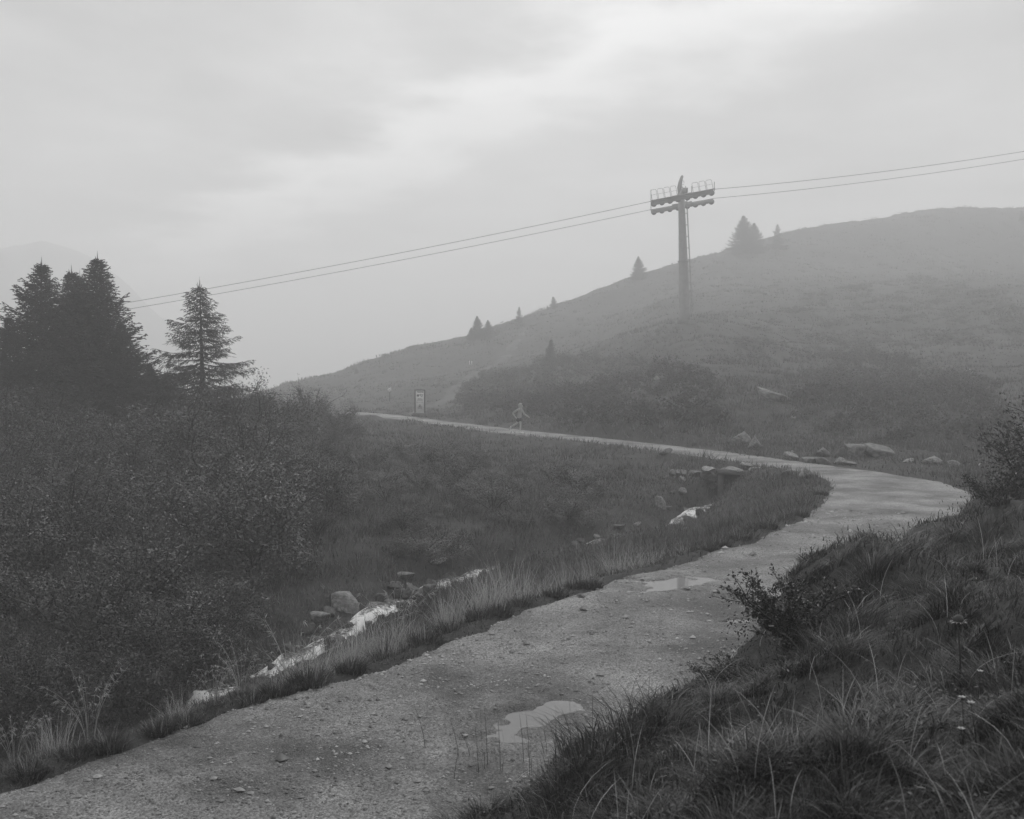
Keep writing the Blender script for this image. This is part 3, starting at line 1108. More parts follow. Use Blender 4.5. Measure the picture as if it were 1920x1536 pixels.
# ------------------------------------------------------------------ ski-lift pylon
def make_pylon():
    Y0, YN, YF = 118.0, 115.4, 120.7
    K = 1.18
    base, topc = pix(1284.5, 608, Y0), pix(1277.5, 366, Y0)
    t = thing('lift_pylon', 'tall grey steel ski lift pylon standing on the misty hillside', 'pylon', (0, 0, 0))
    S = MATS['steel']
    base[2] = min(base[2], H1(base[0], base[1])) - .4
    m = MB()
    q = np.linspace(0, 1, 9)
    P = base + (topc - base) * q[:, None]
    m.tube(P, np.linspace(.60, .31, 9) * K, 20)
    pole = m.obj('pole', S, t, True)
    m = MB()
    m.box(base + [0, 0, .45], (2.0, 2.0, .7))
    m.obj('concrete_footing', MATS['concrete'], t)
    for fr in (.0, .5, .985):
        c = base + (topc - base) * fr
        rr = (.60 + (.31 - .60) * fr) * K
        m = MB()
        m.tube([c - [0, 0, .05], c + [0, 0, .05]], rr + .09, 20)
        m.obj('flange', S, pole, False)
    # crossarm
    m = MB()
    m.box(topc + [0, 0, .05], (.55, YF - YN + .5, .5))
    m.obj('crossarm', S, t)

    def wrap(u0, v0, u1, v1, Y):
        return pix(u0, v0, Y), pix(u1, v1, Y)
    for (Y, l, r_) in ((YN, (1219, 378), (1339, 355)), (YF, (1219, 393.5), (1339, 372))):
        a, b = wrap(*l, *r_, Y)
        d = (b - a) / np.linalg.norm(b - a)
        nrm = np.array([-d[2], 0, d[0]])
        sh = MB()
        rot = np.array([d, [0, 1, 0], nrm]).T
        c = (a + b) / 2
        ln = np.linalg.norm(b - a)
        for s_ in (-1, 1):
            sh.box(c - nrm * .26 + np.array([0, s_ * .13, 0]), (ln * .96, .05, .46), rot)
        so = sh.obj('sheave_train', S, t)
        for k in range(8):
            f = (k + .5) / 8 + (.012 if k > 3 else -.012)
            w = a + (b - a) * f - nrm * .30 * K
            wm = MB()
            wm.tube([w - [0, .05, 0], w + [0, .05, 0]], .29 * K, 18)
            wm.tube([w - [0, .09, 0], w + [0, .09, 0]], .11, 10)
            wm.obj('sheave_wheel', MATS['rubber'], so, False)
        for k in range(4):
            f = (k + .5) / 4
            w = a + (b - a) * f
            bm = MB()
            bm.box(w - nrm * .30, (.85, .30, .14), rot)
            bm.obj('rocker_beam', S, so)
        hg = MB()
        hg.box(c + nrm * .0 + np.array([0, 0, -.15]), (2.4, .42, .55), rot)
        hg.obj('bracket', S, so)
    # walkway with railing frames on the near side
    a, b = pix(1220, 376, YN - .5), pix(1340, 353.5, YN - .5)
    d = (b - a) / np.linalg.norm(b - a)
    nrm = np.array([-d[2], 0, d[0]])
    rot = np.array([d, [0, 1, 0], nrm]).T
    wk = MB()
    ln = np.linalg.norm(b - a)
    wk.box((a + b) / 2 - nrm * .05 , (ln, .5, .07), rot)
    wk.box((a + b) / 2 - nrm * .16 + np.array([0, .2, 0]), (ln * .96, .06, .26), rot)
    w_o = wk.obj('walkway', S, t)
    for (u0, u1, n) in ((1222, 1271, 4), (1299, 1338, 3)):
        for k in range(n):
            ua = u0 + (u1 - u0) * (k + .08) / n
            ub = u0 + (u1 - u0) * (k + .92) / n
            fa, fb = (ua - 1220) / 120, (ub - 1220) / 120
            p0, p1 = a + (b - a) * fa, a + (b - a) * fb
            H_ = (.98 if u0 < 1290 else .92) * K
            fm = MB()
            tp = nrm * H_
            cr_ = np.array([p0, p0 + tp * .88, p0 + tp * .97 + d * .05, p0 + tp + d * .14, p1 + tp - d * .14, p1 + tp * .97 - d * .05, p1 + tp * .88, p1])
            fm.tube(cr_, .028, 6)
            fm.tube([p0 + tp * .5, p1 + tp * .5], .02, 6)
            fm.obj('railing_frame', S, w_o, True)
    for (u, v0, v1) in ((1220.5, 356, 396), (1339.5, 341, 358), (1297, 349, 362), (1285.5, 349, 362)):
        fm = MB()
        fm.tube([pix(u, v0, YN - .45), pix(u, v1, YN - .45)], .045, 6)
        fm.obj('railing_post', S, w_o, True)
    # lifting mast above the head
    mm_ = MB()
    pts_ = np.array([pix(1275.0, 366, Y0), pix(1274.2, 352, Y0), pix(1275.5, 342, Y0), pix(1277.5, 335, Y0), pix(1279, 331, Y0), pix(1279.4, 329, Y0)])
    mm_.tube(pts_, np.array([.20, .24, .20, .15, .14, .07]) * K, 12)
    mo = mm_.obj('lifting_mast', S, t, True)
    lm = MB()
    lp = [pix(1279, 339, Y0), pix(1282, 339.5, Y0), pix(1282.6, 342, Y0), pix(1282, 346, Y0), pix(1279, 347, Y0)]
    lm.tube(lp, .025, 6)
    lm.obj('hand_loop', S, mo, True)
    sm_ = MB()
    sm_.tube([pix(1279, 350, Y0), pix(1283, 360, Y0), pix(1283, 364, Y0)], .05, 6)
    sm_.obj('stay', S, mo, True)
    # ladder up the right-hand side
    la = MB()
    lad = []
    for q in np.linspace(.04, .965, 18):
        c = base + (topc - base) * q
        lad.append(c + [(.60 + (.31 - .60) * q) * K + .24, 0, 0])
    lad = np.array(lad)
    for s_ in (-.2, .2):
        la.tube(lad + [0, s_, 0], .035, 6)
    lo = la.obj('ladder', S, t, True)
    for k, q in enumerate(np.linspace(.05, .96, 40)):
        c = np.array([np.interp(q, np.linspace(.04, .965, 18), lad[:, i]) for i in range(3)])
        rm = MB()
        rm.tube([c - [0, .2, 0], c + [0, .2, 0]], .02, 5)
        rm.obj('rung', S, lo, True)
    for q in np.linspace(.08, .95, 11):
        c = np.array([np.interp(q, np.linspace(.04, .965, 18), lad[:, i]) for i in range(3)])
        rm = MB()
        rm.box(c - [.12, 0, 0], (.26, .3, .04))
        rm.obj('ladder_bracket', S, lo)
    # cables
    for nm, Y, l, r_, lab in (('near', YN, [(-420, 712), (240, 567.5), (1219, 378)], [(1339, 355), (1920, 284), (2500, 215)], 'upper of the two thin lift cables crossing the misty sky'),
                              ('far', YF, [(-420, 722), (240, 580), (1219, 393.5)], [(1339, 372), (1920, 298.5), (2500, 228)], 'lower of the two thin lift cables crossing the misty sky')):
        P = [pix(*p, Y) for p in l] + [pix(*p, Y) for p in r_]
        pts2 = []
        for k in range(len(P) - 1):
            sag = .35 if k in (0, 1, 3, 4) else 0
            for q in np.linspace(0, 1, 12, endpoint=False):
                p = P[k] + (P[k + 1] - P[k]) * q
                p = p - np.array([0, 0, sag * 4 * q * (1 - q)])
                pts2.append(p)
        pts2.append(P[-1])
        cm = MB()
        cm.tube(np.array(pts2), .028, 6)
        tag(cm.obj('lift_cable', MATS['cable_steel'], None, True), lab, 'cable')
    return t


make_pylon()


# ------------------------------------------------------------------ information board, way-marker and small boards
def make_sign():
    p = hit(787.5, 781)
    t = thing('information_board', 'tall narrow information board in dark frame on concrete foot beside path', 'sign', p, R(-6))
    sc = p[1] / FPX
    W, Hh = 17 * sc, 46 * sc
    m = MB(); m.box((0, 0, .14), (26 * sc, .55, .34)); m.obj('concrete_foot', MATS['dark_rock'], t)
    for s_ in (-1, 1):
        m = MB(); m.box((s_ * W * .54, 0, .3 + Hh / 2 - .1), (.11, .12, Hh)); m.obj('post', MATS['dark_wood'], t)
    m = MB(); m.box((0, 0, .3 + Hh - .14), (W * 1.0, .10, .09)); m.obj('top_rail', MATS['dark_wood'], t)
    m = MB(); m.box((0, -.01, .30 + Hh * .48), (W * .96, .05, Hh * .86)); pn = m.obj('panel', MATS['pale_print'], t)
    zc = .30 + Hh * .48
    hh = Hh * .86
    y = -.045

    def flat(name, boxes, mt):
        b = MB()
        for (x0, z0, w, h) in boxes:
            b.box((x0 * W, y, zc + z0 * hh), (w * W, .012, h * hh))
        b.obj(name, mt, pn)
    flat('header_strip', [(.02, .455, .72, .045)], MATS['grey_print'])
    flat('header_line', [(.08, .425, .66, .018)], MATS['dark_print'])
    for k, (x, z) in enumerate(((-.20, .275), (.20, .275))):
        b = MB(); b.tube([(x * W, y, zc + z * hh), (x * W, y - .012, zc + z * hh)], .13 * W, 16); b.obj('wheel_symbol', MATS['dark_print'], pn)
        b = MB(); b.tube([(x * W, y - .013, zc + z * hh), (x * W, y - .02, zc + z * hh)], (.05 + .03 * k) * W, 12); b.obj('wheel_centre', MATS['pale_print'] if k else MATS['grey_print'], pn)
    flat('frame_symbol', [(-.06, .335, .05, .03), (.08, .345, .05, .05), (0, .30, .22, .02)], MATS['dark_print'])
    flat('text_line', [(-.02, .14, .42, .022)], MATS['grey_print'])
    flat('text_line', [(.0, .095, .56, .02)], MATS['grey_print'])
    flat('text_line', [(.02, .052, .60, .02)], MATS['dark_print'])
    flat('divider_line', [(-.02, -.045, .72, .012)], MATS['dark_print'])
    b = MB()
    tri = np.array([(-.24, -.30), (.22, -.30), (0, -.13)])
    for k in range(3):
        a, c = tri[k], tri[(k + 1) % 3]
        b.tube([(a[0] * W, y, zc + a[1] * hh), (c[0] * W, y, zc + c[1] * hh)], .022, 5)
    b.obj('warning_triangle', MATS['grey_print'], pn)
    flat('warning_figure', [(.0, -.235, .12, .07)], MATS['dark_print'])
    flat('text_line', [(-.02, -.345, .5, .02)], MATS['grey_print'])
    m = MB(); m.box((0, -.19, .33), (W * .9, .2, .03)); m.obj('sill', MATS['white_paint'], t)


make_sign()
p = hit(730.5, 753)
sc_ = p[1] / FPX
t = thing('waymarker_post', 'thin dark waymarker post with pale diamond mark left of the board', 'post', p)
m = MB(); m.tube([(0, 0, -.3), (.03, 0, 32 * sc_)], .085, 8); m.obj('post', MATS['dark_wood'], t)
m = MB(); m.box((0, -.08, 22 * sc_), (5.6 * sc_, .03, 5.6 * sc_), Matrix.Rotation(R(45), 3, 'Y')); d_o = m.obj('diamond_plate', MATS['white_paint'], t)
m = MB(); m.box((0, -.10, 22 * sc_), (1.7 * sc_, .02, 1.7 * sc_), Matrix.Rotation(R(45), 3, 'Y')); m.obj('diamond_centre', MATS['grey_print'], d_o)
m = MB(); m.box((2.4 * sc_, -.08, 25 * sc_), (1.2 * sc_, .03, 3.6 * sc_), Matrix.Rotation(R(-25), 3, 'Y')); m.obj('arrow_plate', MATS['white_paint'], t)
for k, u in enumerate((880.2, 884.4)):
    p = hit(u, 686)
    sc_ = p[1] / FPX
    t = thing('marker_stake', ('left' if k == 0 else 'right') + ' of two small white stakes side by side on the slope', 'stake', p)
    m = MB(); m.box((0, 0, 2.2 * sc_), (.05, .05, 8 * sc_)); m.obj('stake', MATS['dark_wood'], t)
    m = MB()
    m.add(np.array([(-1.1, 0, 1.4), (1.1, 0, 1.4), (.5, 0, 9.5), (-.5, 0, 9.5), (-1.1, .9, 1.4), (1.1, .9, 1.4), (.5, .9, 9.5), (-.5, .9, 9.5)]) * [sc_, -.08, sc_] - [0, .03, 0],
          np.array([(0, 1, 2, 3), (5, 4, 7, 6), (1, 5, 6, 2), (4, 0, 3, 7), (3, 2, 6, 7), (4, 5, 1, 0)]))
    m.obj('white_board', MATS['white_paint'], t)
p = hit(1026, 642)
t = thing('fence_post', 'faint pale post standing on the misty slope above the leaning spruce', 'post', p)
m = MB(); m.tube([(0, 0, -.3), (0, 0, 1.4)], .09, 8); m.obj('post', MATS['concrete'], t)
m = MB(); m.tube([(0, 0, 1.4), (0, 0, 1.47)], .12, 8); m.obj('cap', MATS['concrete'], t)
#@@END_BUILT

# ------------------------------------------------------------------ rocks
def make_rock(seed, sub=3, cuts=15):
    r = np.random.default_rng(seed)
    bm = bmesh.new()
    bmesh.ops.create_icosphere(bm, subdivisions=sub, radius=1)
    V = np.array([v.co[:] for v in bm.verts])
    F = np.array([[v.index for v in f.verts] for f in bm.faces])
    bm.free()
    V = V * (1 + .22 * fbm(V[:, 0] * 1.3 + V[:, 2] + seed, V[:, 1] * 1.3 - V[:, 2], 1.0, 3, seed)[:, None])
    for k in range(cuts):
        n = norm(r.normal(0, 1, 3) * [1, 1, .8])
        d = r.uniform(.34, .72)
        e = V @ n - d
        V = V - np.maximum(e, 0)[:, None] * n * .97
    V = V + r.normal(0, .012, V.shape)
    V /= np.abs(V).max(0)
    m = MB()
    m.add(V, F)
    return m.mesh('rock')


ROCKS = [make_rock(s) for s in (3, 8, 14, 21, 33, 40)]


def rock(u, vb, w, h, label, k=0, dark=False, rz=0.0, deep=.8, tilt=0.0, p=None, group=None, sink=.31):
    """u, vb: foot of the stone in the picture; w, h: its size in picture pixels"""
    p = hit(u, vb) if p is None else np.asarray(p, float)
    s = math.hypot(p[1], p[0]) / FPX
    o = link('rock', (ROCKS_D if dark else ROCKS)[k % 6], None)
    sx_, sz_ = w * s * .5, h * s * (1 + sink) * .5
    o.scale = (sx_, sx_ * deep, sz_)
    o.location = (p[0], p[1] + sx_ * deep * .5, p[2] + sz_ * (1 - 2 * sink))
    o.rotation_euler = (0, tilt, rz)
    return tag(o, label, 'rock', group)


ROCKS_D = [m.copy() for m in ROCKS]
for m in ROCKS:
    m.materials.append(MATS['rock'])
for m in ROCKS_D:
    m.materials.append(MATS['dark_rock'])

rock(1447, 752, 70, 22, 'long pale slab of rock lying tilted on the hillside', 1, tilt=R(20), deep=.7)
rock(1795, 735, 24, 13, 'rounded pale rock low on the right of the hillside', 2)
rock(1818, 701, 20, 9, 'small flat pale rock above the rounded one on the right hillside', 4)
rock(1487, 786, 16, 7, 'small white stone in the grass above the boulder row', 3)
rock(1232, 712, 13, 8, 'little pale rock at the edge of dark heath on the slope', 0)
rock(1392, 836, 44, 34, 'big pale boulder with a dark cleft beyond the path', 5, deep=.6)
rock(1417, 842, 30, 27, 'pointed boulder leaning beside the big cleft boulder', 3, rz=.6)
rock(1487, 863, 34, 17, 'grey boulder at the left end of the boulder row', 2)
rock(1484, 851, 12, 7, 'small white stone on top of the leftmost boulder', 4)
rock(1519, 871, 32, 15, 'flat pale boulder second from left in the row by path', 1)
rock(1547, 872, 30, 15, 'dark rounded boulder in the middle of the row by path', 0, dark=True)
rock(1576, 872, 26, 16, 'white edged boulder at the right end of the row by path', 3)
rock(1598, 873, 30, 9, 'low stone half sunk in grass right of the boulder row', 2, dark=True)
rock(1545, 857, 34, 22, 'square dark block behind the boulder row', 5, dark=True, rz=.3)
rock(1577, 858, 26, 20, 'dark stone wedged between the square block and largest boulder', 4, dark=True)
rock(1606, 860, 48, 30, 'largest angular boulder behind the boulder row', 1, rz=.4)
rock(1654, 858, 72, 28, 'long pale boulder right of the largest one', 2, deep=.5)
rock(1706, 867, 26, 8, 'thin pale stone in the grass beyond the bend', 4)
rock(1751, 872, 44, 20, 'broad pale topped rock beyond the bend of the path', 5, deep=.6)
rock(1795, 877, 30, 14, 'rightmost grey rock in the grass beyond the bend', 0)
rock(1514, 897, 34, 20, 'dark rock with pale top at the inner edge of the bend', 3, rz=1.0)
rock(1479, 893, 26, 17, 'dark pointed rock left of the one at the inner bend', 5, dark=True)
rock(1403, 878, 30, 12, 'flat pale stone on the path shoulder above the culvert', 2)
rock(1250, 851, 30, 12, 'earthy hump of stone at the lower edge of the far path', 4, dark=True)
rock(1240, 951, 24, 23, 'round pale boulder standing alone left of the culvert', 0)
rock(1254, 957, 14, 9, 'small stone touching the round boulder left of the culvert', 1)
rock(1282, 906, 18, 15, 'pale stone on top of the wall left of the culvert', 2)
rock(1278, 927, 22, 15, 'grey stone in the bank below the wall beside the culvert', 3)
rock(1262, 925, 13, 7, 'small dark stone at the foot of the bank left of the culvert', 4, dark=True)
# stones of the stream
rock(648, 1143, 58, 36, 'largest smooth grey boulder beside the white water', 0, rz=.2)
rock(597, 1170, 44, 24, 'pale flat topped rock left of the largest stream boulder', 1)
rock(618, 1158, 30, 22, 'rounded dark rock between the flat rock and largest stream boulder', 2, dark=True)
rock(697, 1143, 42, 14, 'low flat slab right of the largest stream boulder', 3)
rock(662, 1178, 32, 26, 'upright grey rock at the edge of the white water', 5)
rock(706, 1120, 12, 8, 'small pale stone above the flat slab by the stream', 4)
rock(720, 1126, 28, 14, 'dark wet rock at the head of the white cascade', 0, dark=True)
rock(758, 1086, 40, 14, 'broad pale rock in the bank above the cascade', 1)
rock(768, 1102, 16, 10, 'rounded stone at the top of the cascade', 2)
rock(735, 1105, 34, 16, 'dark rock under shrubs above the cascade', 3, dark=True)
rock(822, 1056, 38, 10, 'flat pale rock alone in the grass above the stream', 4)
rock(485, 1273, 28, 16, 'black wet rock dividing the lower rapid', 5, dark=True)
rock(1160, 992, 26, 9, 'low stone beside the upper bend of the stream', 1, dark=True)
rock(1120, 1010, 16, 9, 'grey stone left of the upper little fall', 2)
rock(1085, 1018, 24, 10, 'flat dark stone on the far bank by the upper fall', 3, dark=True)
rock(1195, 985, 20, 7, 'flat stone in the shallow water near the culvert', 4)
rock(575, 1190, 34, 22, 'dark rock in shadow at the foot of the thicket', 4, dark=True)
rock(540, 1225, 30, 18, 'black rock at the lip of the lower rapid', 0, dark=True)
# wet stones strewn along the bed
r_ = np.random.default_rng(77)
for k in range(64):
    i_ = int(r_.integers(14, 96)) if k < 30 else int(r_.integers(52, 92))
    c_ = STREAM[i_]
    tn = norm(STREAM[i_ + 1, :2] - STREAM[i_ - 1, :2])
    o_ = r_.choice([-1, 1]) * r_.uniform(.25, .95) if k < 30 else r_.uniform(-.15, .62)
    px_, py_ = c_[0] - tn[1] * o_, c_[1] + tn[0] * o_
    rock(0, 0, r_.uniform(16, 40), r_.uniform(10, 24), 'dark wet stone lying in or beside the stream bed', k, dark=True, rz=r_.uniform(0, 3), p=(px_, py_, H1(px_, py_) + (.05 if k < 30 else .12)), group='wet stones along the stream bed')
# loose stones on the near edge of the path
for k, (u, v, w, h, lab) in enumerate(((332, 1384, 22, 9, 'flat pale loose stone on the near path edge'), (349, 1388, 16, 10, 'tilted pale stone next to a flat one on path edge'),
                                       (386, 1381, 18, 7, 'oval stone at the grass edge right of two pale ones'), (88, 1480, 12, 5, 'small pale stone at the lower left path edge'),
                                       (903, 1143, 8, 5, 'tiny white stone on the verge below the dry grass'), (1118, 968, 10, 6, 'pale pebble at the stream bank'))):
    rock(u, v, w, h, lab, k, rz=k * .8, sink=.15)


# ------------------------------------------------------------------ culvert under the path
def make_culvert():
    f = np.array([-.36, -.933])
    M = np.array([8.75, 38.5])
    an = math.atan2(f[1], f[0]) + math.pi / 2      # local -Y looks out of the mouth
    t = thing('culvert', 'concrete box culvert with stone headwall carrying the path over the stream', 'culvert', (M[0], M[1], 0), an)
    Cc = MATS['concrete']
    zt, zb = -.30, -1.45
    hw = .62
    for s_, nm in ((-1, 'side_wall'), (1, 'side_wall')):
        m = MB(); m.box((s_ * (hw + .07), .9, (zt + zb) / 2), (.14, 2.0, zt - zb)); m.obj(nm, Cc, t)
    m = MB(); m.box((0, .98, zt + .073), (2 * hw + .30, 2.1, .14)); m.obj('roof_slab', Cc, t)
    m = MB(); m.box((0, 1.95, (zt + zb) / 2), (2 * hw + .2, .1, zt - zb)); m.obj('shade_panel', MATS['dark_rock'], t)  # dark panel closing the box, its colour stands in for shade inside the culvert
    m = MB(); m.box((0, -.115, zt + .06), (2 * hw + .30, .06, .13)); m.obj('lintel', Cc, t)
    # headwall of rough stones to the left of the mouth
    k = 0
    r = np.random.default_rng(4)
    for row, z in enumerate((-1.2, -.9, -.62, -.4)):
        x = -hw - .2
        while x > -2.9 + row * .12:
            w = r.uniform(.35, .7)
            o = link('stone', (ROCKS_D)[k % 6], None, t)
            o.scale = (w * .56, .3, .21)
            o.location = (x - w / 2, .18 + r.uniform(-.05, .05) - .10 * (x + .8), z + r.uniform(-.03, .03))
            o.rotation_euler = (r.uniform(-.1, .1), r.uniform(-.1, .1), r.uniform(-.2, .2))
            x -= w
            k += 1
    for x, w in ((-.15, .7), (-1.05, .8), (.7, .6)):
        o = link('capping_stone', ROCKS[k % 6], None, t)
        k += 1
        o.scale = (w * .55, .36, .13)
        o.location = (x, .12, zt + .17)
        o.rotation_euler = (.05, .04, .1 * k)
    return t


make_culvert()

# ------------------------------------------------------------------ trees
SPR, LAR, BARK = MATS['needle'], MATS['larch_needle'], MATS['bark']


def tree_at(u, vtop, vbase, Y, meshes, mh, label, name='spruce_tree', nm=None, rz=0, squash=1.0, group=None, snap=True):
    """tree at distance Y whose top and foot fall on the given rows"""
    b = pix(u, vbase, Y)
    z = H1(b[0], b[1]) if snap else b[2]
    topz = pix(u, vtop, Y)[2]
    s = (topz - z) / mh
    return place_tree(name, label, meshes, (BARK, nm or SPR), (b[0], b[1], z - .05), rz, (s * squash, s * squash, s), group)


S1 = make_conifer(11, 9.0, 2.9)
S2 = make_conifer(12, 9.0, 2.5)
S3 = make_conifer(13, 9.0, 3.0)
L1 = make_conifer(15, 8.0, 2.9, 'larch', 1.05, .08)
S4 = make_conifer(16, 5.0, 1.5, 'spruce', .8)
tree_at(78, 482, 830, 44, S1, 9.3, 'tall dark spruce at the left edge of the spruce cluster', rz=.3, squash=1.32)
tree_at(137, 497, 830, 46, S2, 9.3, 'middle spruce with forked top in the dark cluster', rz=1.5, squash=1.32)
tree_at(184, 472, 830, 45, S3, 9.3, 'tallest spruce on the right of the dark cluster', rz=2.2, squash=1.32)
tree_at(153, 507, 830, 47.5, S1, 9.3, 'slim spruce behind the middle of the dark cluster', rz=4, squash=.8)
tree_at(22, 585, 850, 42, S2, 9.3, 'lower spruce cut off at the left edge of the photo', rz=4, squash=1.15)
tree_at(232, 600, 840, 43.5, S3, 9.3, 'shorter bushy spruce at the right foot of the cluster', rz=5, squash=1.15)
tree_at(284, 678, 830, 45, S1, 9.3, 'small spruce between the dark cluster and the larch', rz=2, squash=1.4)
tree_at(379, 522, 800, 47, L1, 8.3, 'open larch with drooping branches right of the dark spruces', name='larch_tree', nm=LAR, rz=.8, squash=1.45)
tree_at(312, 690, 810, 47.5, L1, 8.3, 'low young larch leaning against the open larch', name='larch_tree', nm=LAR, rz=2.8, squash=1.5)
tree_at(427, 738, 860, 38, S4, 5.3, 'small dark spruce poking out of the thicket below the larch', rz=1, squash=1.0)


def hill_tree(u, vb, hpx, meshes, mh, label, name='spruce_tree', rz=0.0, squash=1.0, nm=None, lean=0.0, group=None, Y=None):
    p = hit(u, vb) if Y is None else pix(u, vb, Y)
    p[2] = H1(p[0], p[1])
    s = hpx * p[1] / FPX / mh
    t = place_tree(name, label, meshes, (BARK, nm or SPR), (p[0], p[1], p[2] - .15), rz, (s * squash, s * squash, s), group)
    t.rotation_euler = (0, lean, rz)
    return t


hill_tree(1393, 476, 74, S3, 9.3, 'broad dark spruce on the ridge right of the pylon', squash=1.4, rz=.4)
hill_tree(1414, 474, 58, S2, 9.3, 'lower spruce merged with the broad one on the ridge', squash=1.6, rz=1.4)
hill_tree(1457, 468, 50, L1, 8.3, 'thin ragged larch on the ridge right of the broad spruce', 'larch_tree', rz=2, nm=LAR, squash=1.1)
hill_tree(1197, 524, 46, S1, 9.3, 'lone rounded spruce on the ridge left of the pylon', squash=1.3, rz=.9)
hill_tree(1040, 577, 24, S4, 5.3, 'stunted wind bent spruce on the ridge', rz=1.2, squash=1.3, lean=R(-24))
hill_tree(973, 610, 38, L1, 8.3, 'thin little larch on the skyline above the worn track', 'larch_tree', rz=3, squash=.9, nm=LAR)
hill_tree(895, 636, 46, S1, 9.3, 'taller of two paired spruces on the skyline', squash=1.3, rz=2)
hill_tree(915, 634, 36, S1, 9.3, 'shorter right hand one of two paired spruces on the skyline', squash=1.4, rz=3)
hill_tree(884, 636, 24, S3, 9.3, 'little spruce at the left foot of the paired spruces', squash=1.3, rz=4)
hill_tree(1030, 692, 62, S4, 5.3, 'dark spindly spruce rising from the heath below the post', rz=.6, squash=.85, lean=R(5))
hill_tree(1916, 414, 20, S1, 9.3, 'tiny spruce on the ridge at the right edge', rz=.6, squash=1.1)
hill_tree(668, 700, 14, S2, 9.3, 'very faint little spruce low on the skyline', rz=.6, squash=1.2)

# ------------------------------------------------------------------ shrubs
SH = [make_shrub(50 + k, (1.8, 2.1, 1.6, 1.9, 1.7)[k], (1.35, 1.15, 1.5, 1.3, 1.45)[k], 7400, (.055, .07, .05, .08, .06)[k], .5, 9, (.7, .5, .8, .6, .75)[k]) for k in range(5)]
HE = [make_shrub(70 + k, 1.1, 1.3, 4200, .07, .3, 7, .85) for k in range(3)]
DK = make_shrub(90, .8, .62, 5200, .040, .7, 17, .15, 1.4, .03)
rs = np.random.default_rng(5)

# the thicket on the left
TH = [(-120, 830), (180, 840), (300, 815), (480, 770), (600, 765), (680, 790), (660, 850), (610, 930), (640, 1000), (660, 1050), (620, 1090), (565, 1130), (500, 1190), (400, 1250), (280, 1300), (100, 1400), (-120, 1440)]
TP = scatter(TH, (-30, -1), (13, 62), 5200, 2.0, 3, avoid_stream=1.15)
_u = proj(TP)[0]
_d = near_line(TP[:, 0], TP[:, 1], STREAM)[0]
TP = TP[~((_u > 500) & (_d < 3.3))]
for k, p in enumerate(TP):
    s = rs.uniform(.8, 1.75) * (1.0 if p[1] < 40 else .9)
    ds_ = float(near_line([p[0]], [p[1]], STREAM)[0][0])
    if proj(p)[0] > 540:
        s *= .62
    if ds_ < 3.2:
        lab, grp = 'leafy shrub in the front row of the left thicket, beside the stream', 'front row of thicket shrubs beside the stream'
    elif p[1] > 38 and p[0] / p[1] < -.33:
        lab, grp = 'leafy shrub growing round the feet of the spruces and larch', 'shrubs round the feet of the conifers'
    elif p[1] > 38:
        lab, grp = 'leafy shrub in the back of the thicket towards the far path', 'back of the thicket towards the far path'
    elif p[0] / p[1] < -.38:
        lab, grp = 'leafy shrub in the thicket at the left edge, below the dark spruces', 'thicket shrubs at the left edge'
    else:
        lab, grp = 'leafy shrub in the middle of the thicket, below the larch', 'middle of the thicket below the larch'
    place_shrub('thicket_shrub', lab, SH[k % 5], (p[0], p[1], p[2] - .08), rs.uniform(0, 6.28), (s, s, s * rs.uniform(.75, 1.1)), grp)
for k, (u, v) in enumerate(((15, 1400), (70, 1345), (130, 1385), (165, 1300), (235, 1325), (255, 1270), (320, 1290), (330, 1245), (390, 1235))):
    p = hit(u, v)
    s = rs.uniform(.75, 1.05)
    place_shrub('thicket_shrub', 'leafy shrub in the front row of the left thicket, beside the stream', SH[(k + 1) % 5], (p[0], p[1] + .3, p[2] - .1), rs.uniform(0, 6.28), (s, s, s * rs.uniform(.7, .95)), 'front row of thicket shrubs beside the stream')
# low bushes on the slope between stream and far path
MP = [(700, 880), (760, 850), (860, 848), (1000, 868), (1095, 880), (1090, 920), (1060, 1000), (960, 1040), (860, 1030), (760, 1050), (705, 1000), (680, 940)]
MPp = scatter(MP, (-9, 6), (24, 52), 2600, 2.0, 8, avoid_stream=1.3)
for k, p in enumerate(MPp):
    s = rs.uniform(.55, .95)
    place_shrub('low_shrub', 'low dark bush on the grassy slope between the stream and the far path', SH[(k + 2) % 5], (p[0], p[1], p[2] - .1), rs.uniform(0, 6.28), (s, s, s * rs.uniform(.5, .8)), 'low bushes on the slope below the far path', 'heath_leaf')
# heath on the hill: one soft mass each, fading in the mist
def heath_mass(poly, dx, dy, n, mind, seed, label, smin, smax, flat):
    P = scatter(poly, dx, dy, n, mind, seed)
    r = np.random.default_rng(seed)
    V0, F0 = [], []
    for me in HE:
        v = np.empty(len(me[1].vertices) * 3, np.float32)
        me[1].vertices.foreach_get('co', v)
        f = np.empty(len(me[1].loops), np.int32)
        me[1].loops.foreach_get('vertex_index', f)
        V0.append(v.reshape(-1, 4, 3))
    m = MB()
    tri = np.array([(0, 1, 2), (0, 2, 3)])
    for k, p in enumerate(P):
        L_ = V0[k % 3]
        q = L_[r.choice(len(L_), 850, replace=False)]
        s_ = r.uniform(smin, smax)
        a = r.uniform(0, 6.28)
        ca, sa = math.cos(a), math.sin(a)
        cen = q.mean(1, keepdims=True)
        q = cen + (q - cen) * 1.95
        x = (q[..., 0] * ca - q[..., 1] * sa) * s_ + p[0]
        y = (q[..., 0] * sa + q[..., 1] * ca) * s_ + p[1]
        z = q[..., 2] * s_ * flat * r.uniform(.7, 1.2) + p[2] - .1
        m.add(np.stack([x, y, z], -1).reshape(-1, 3), ((np.arange(len(q)) * 4)[:, None, None] + tri[None]).reshape(-1, 3))
    tag(m.obj('heath', MATS['heath_leaf']), label, kind='stuff')
    return len(P)


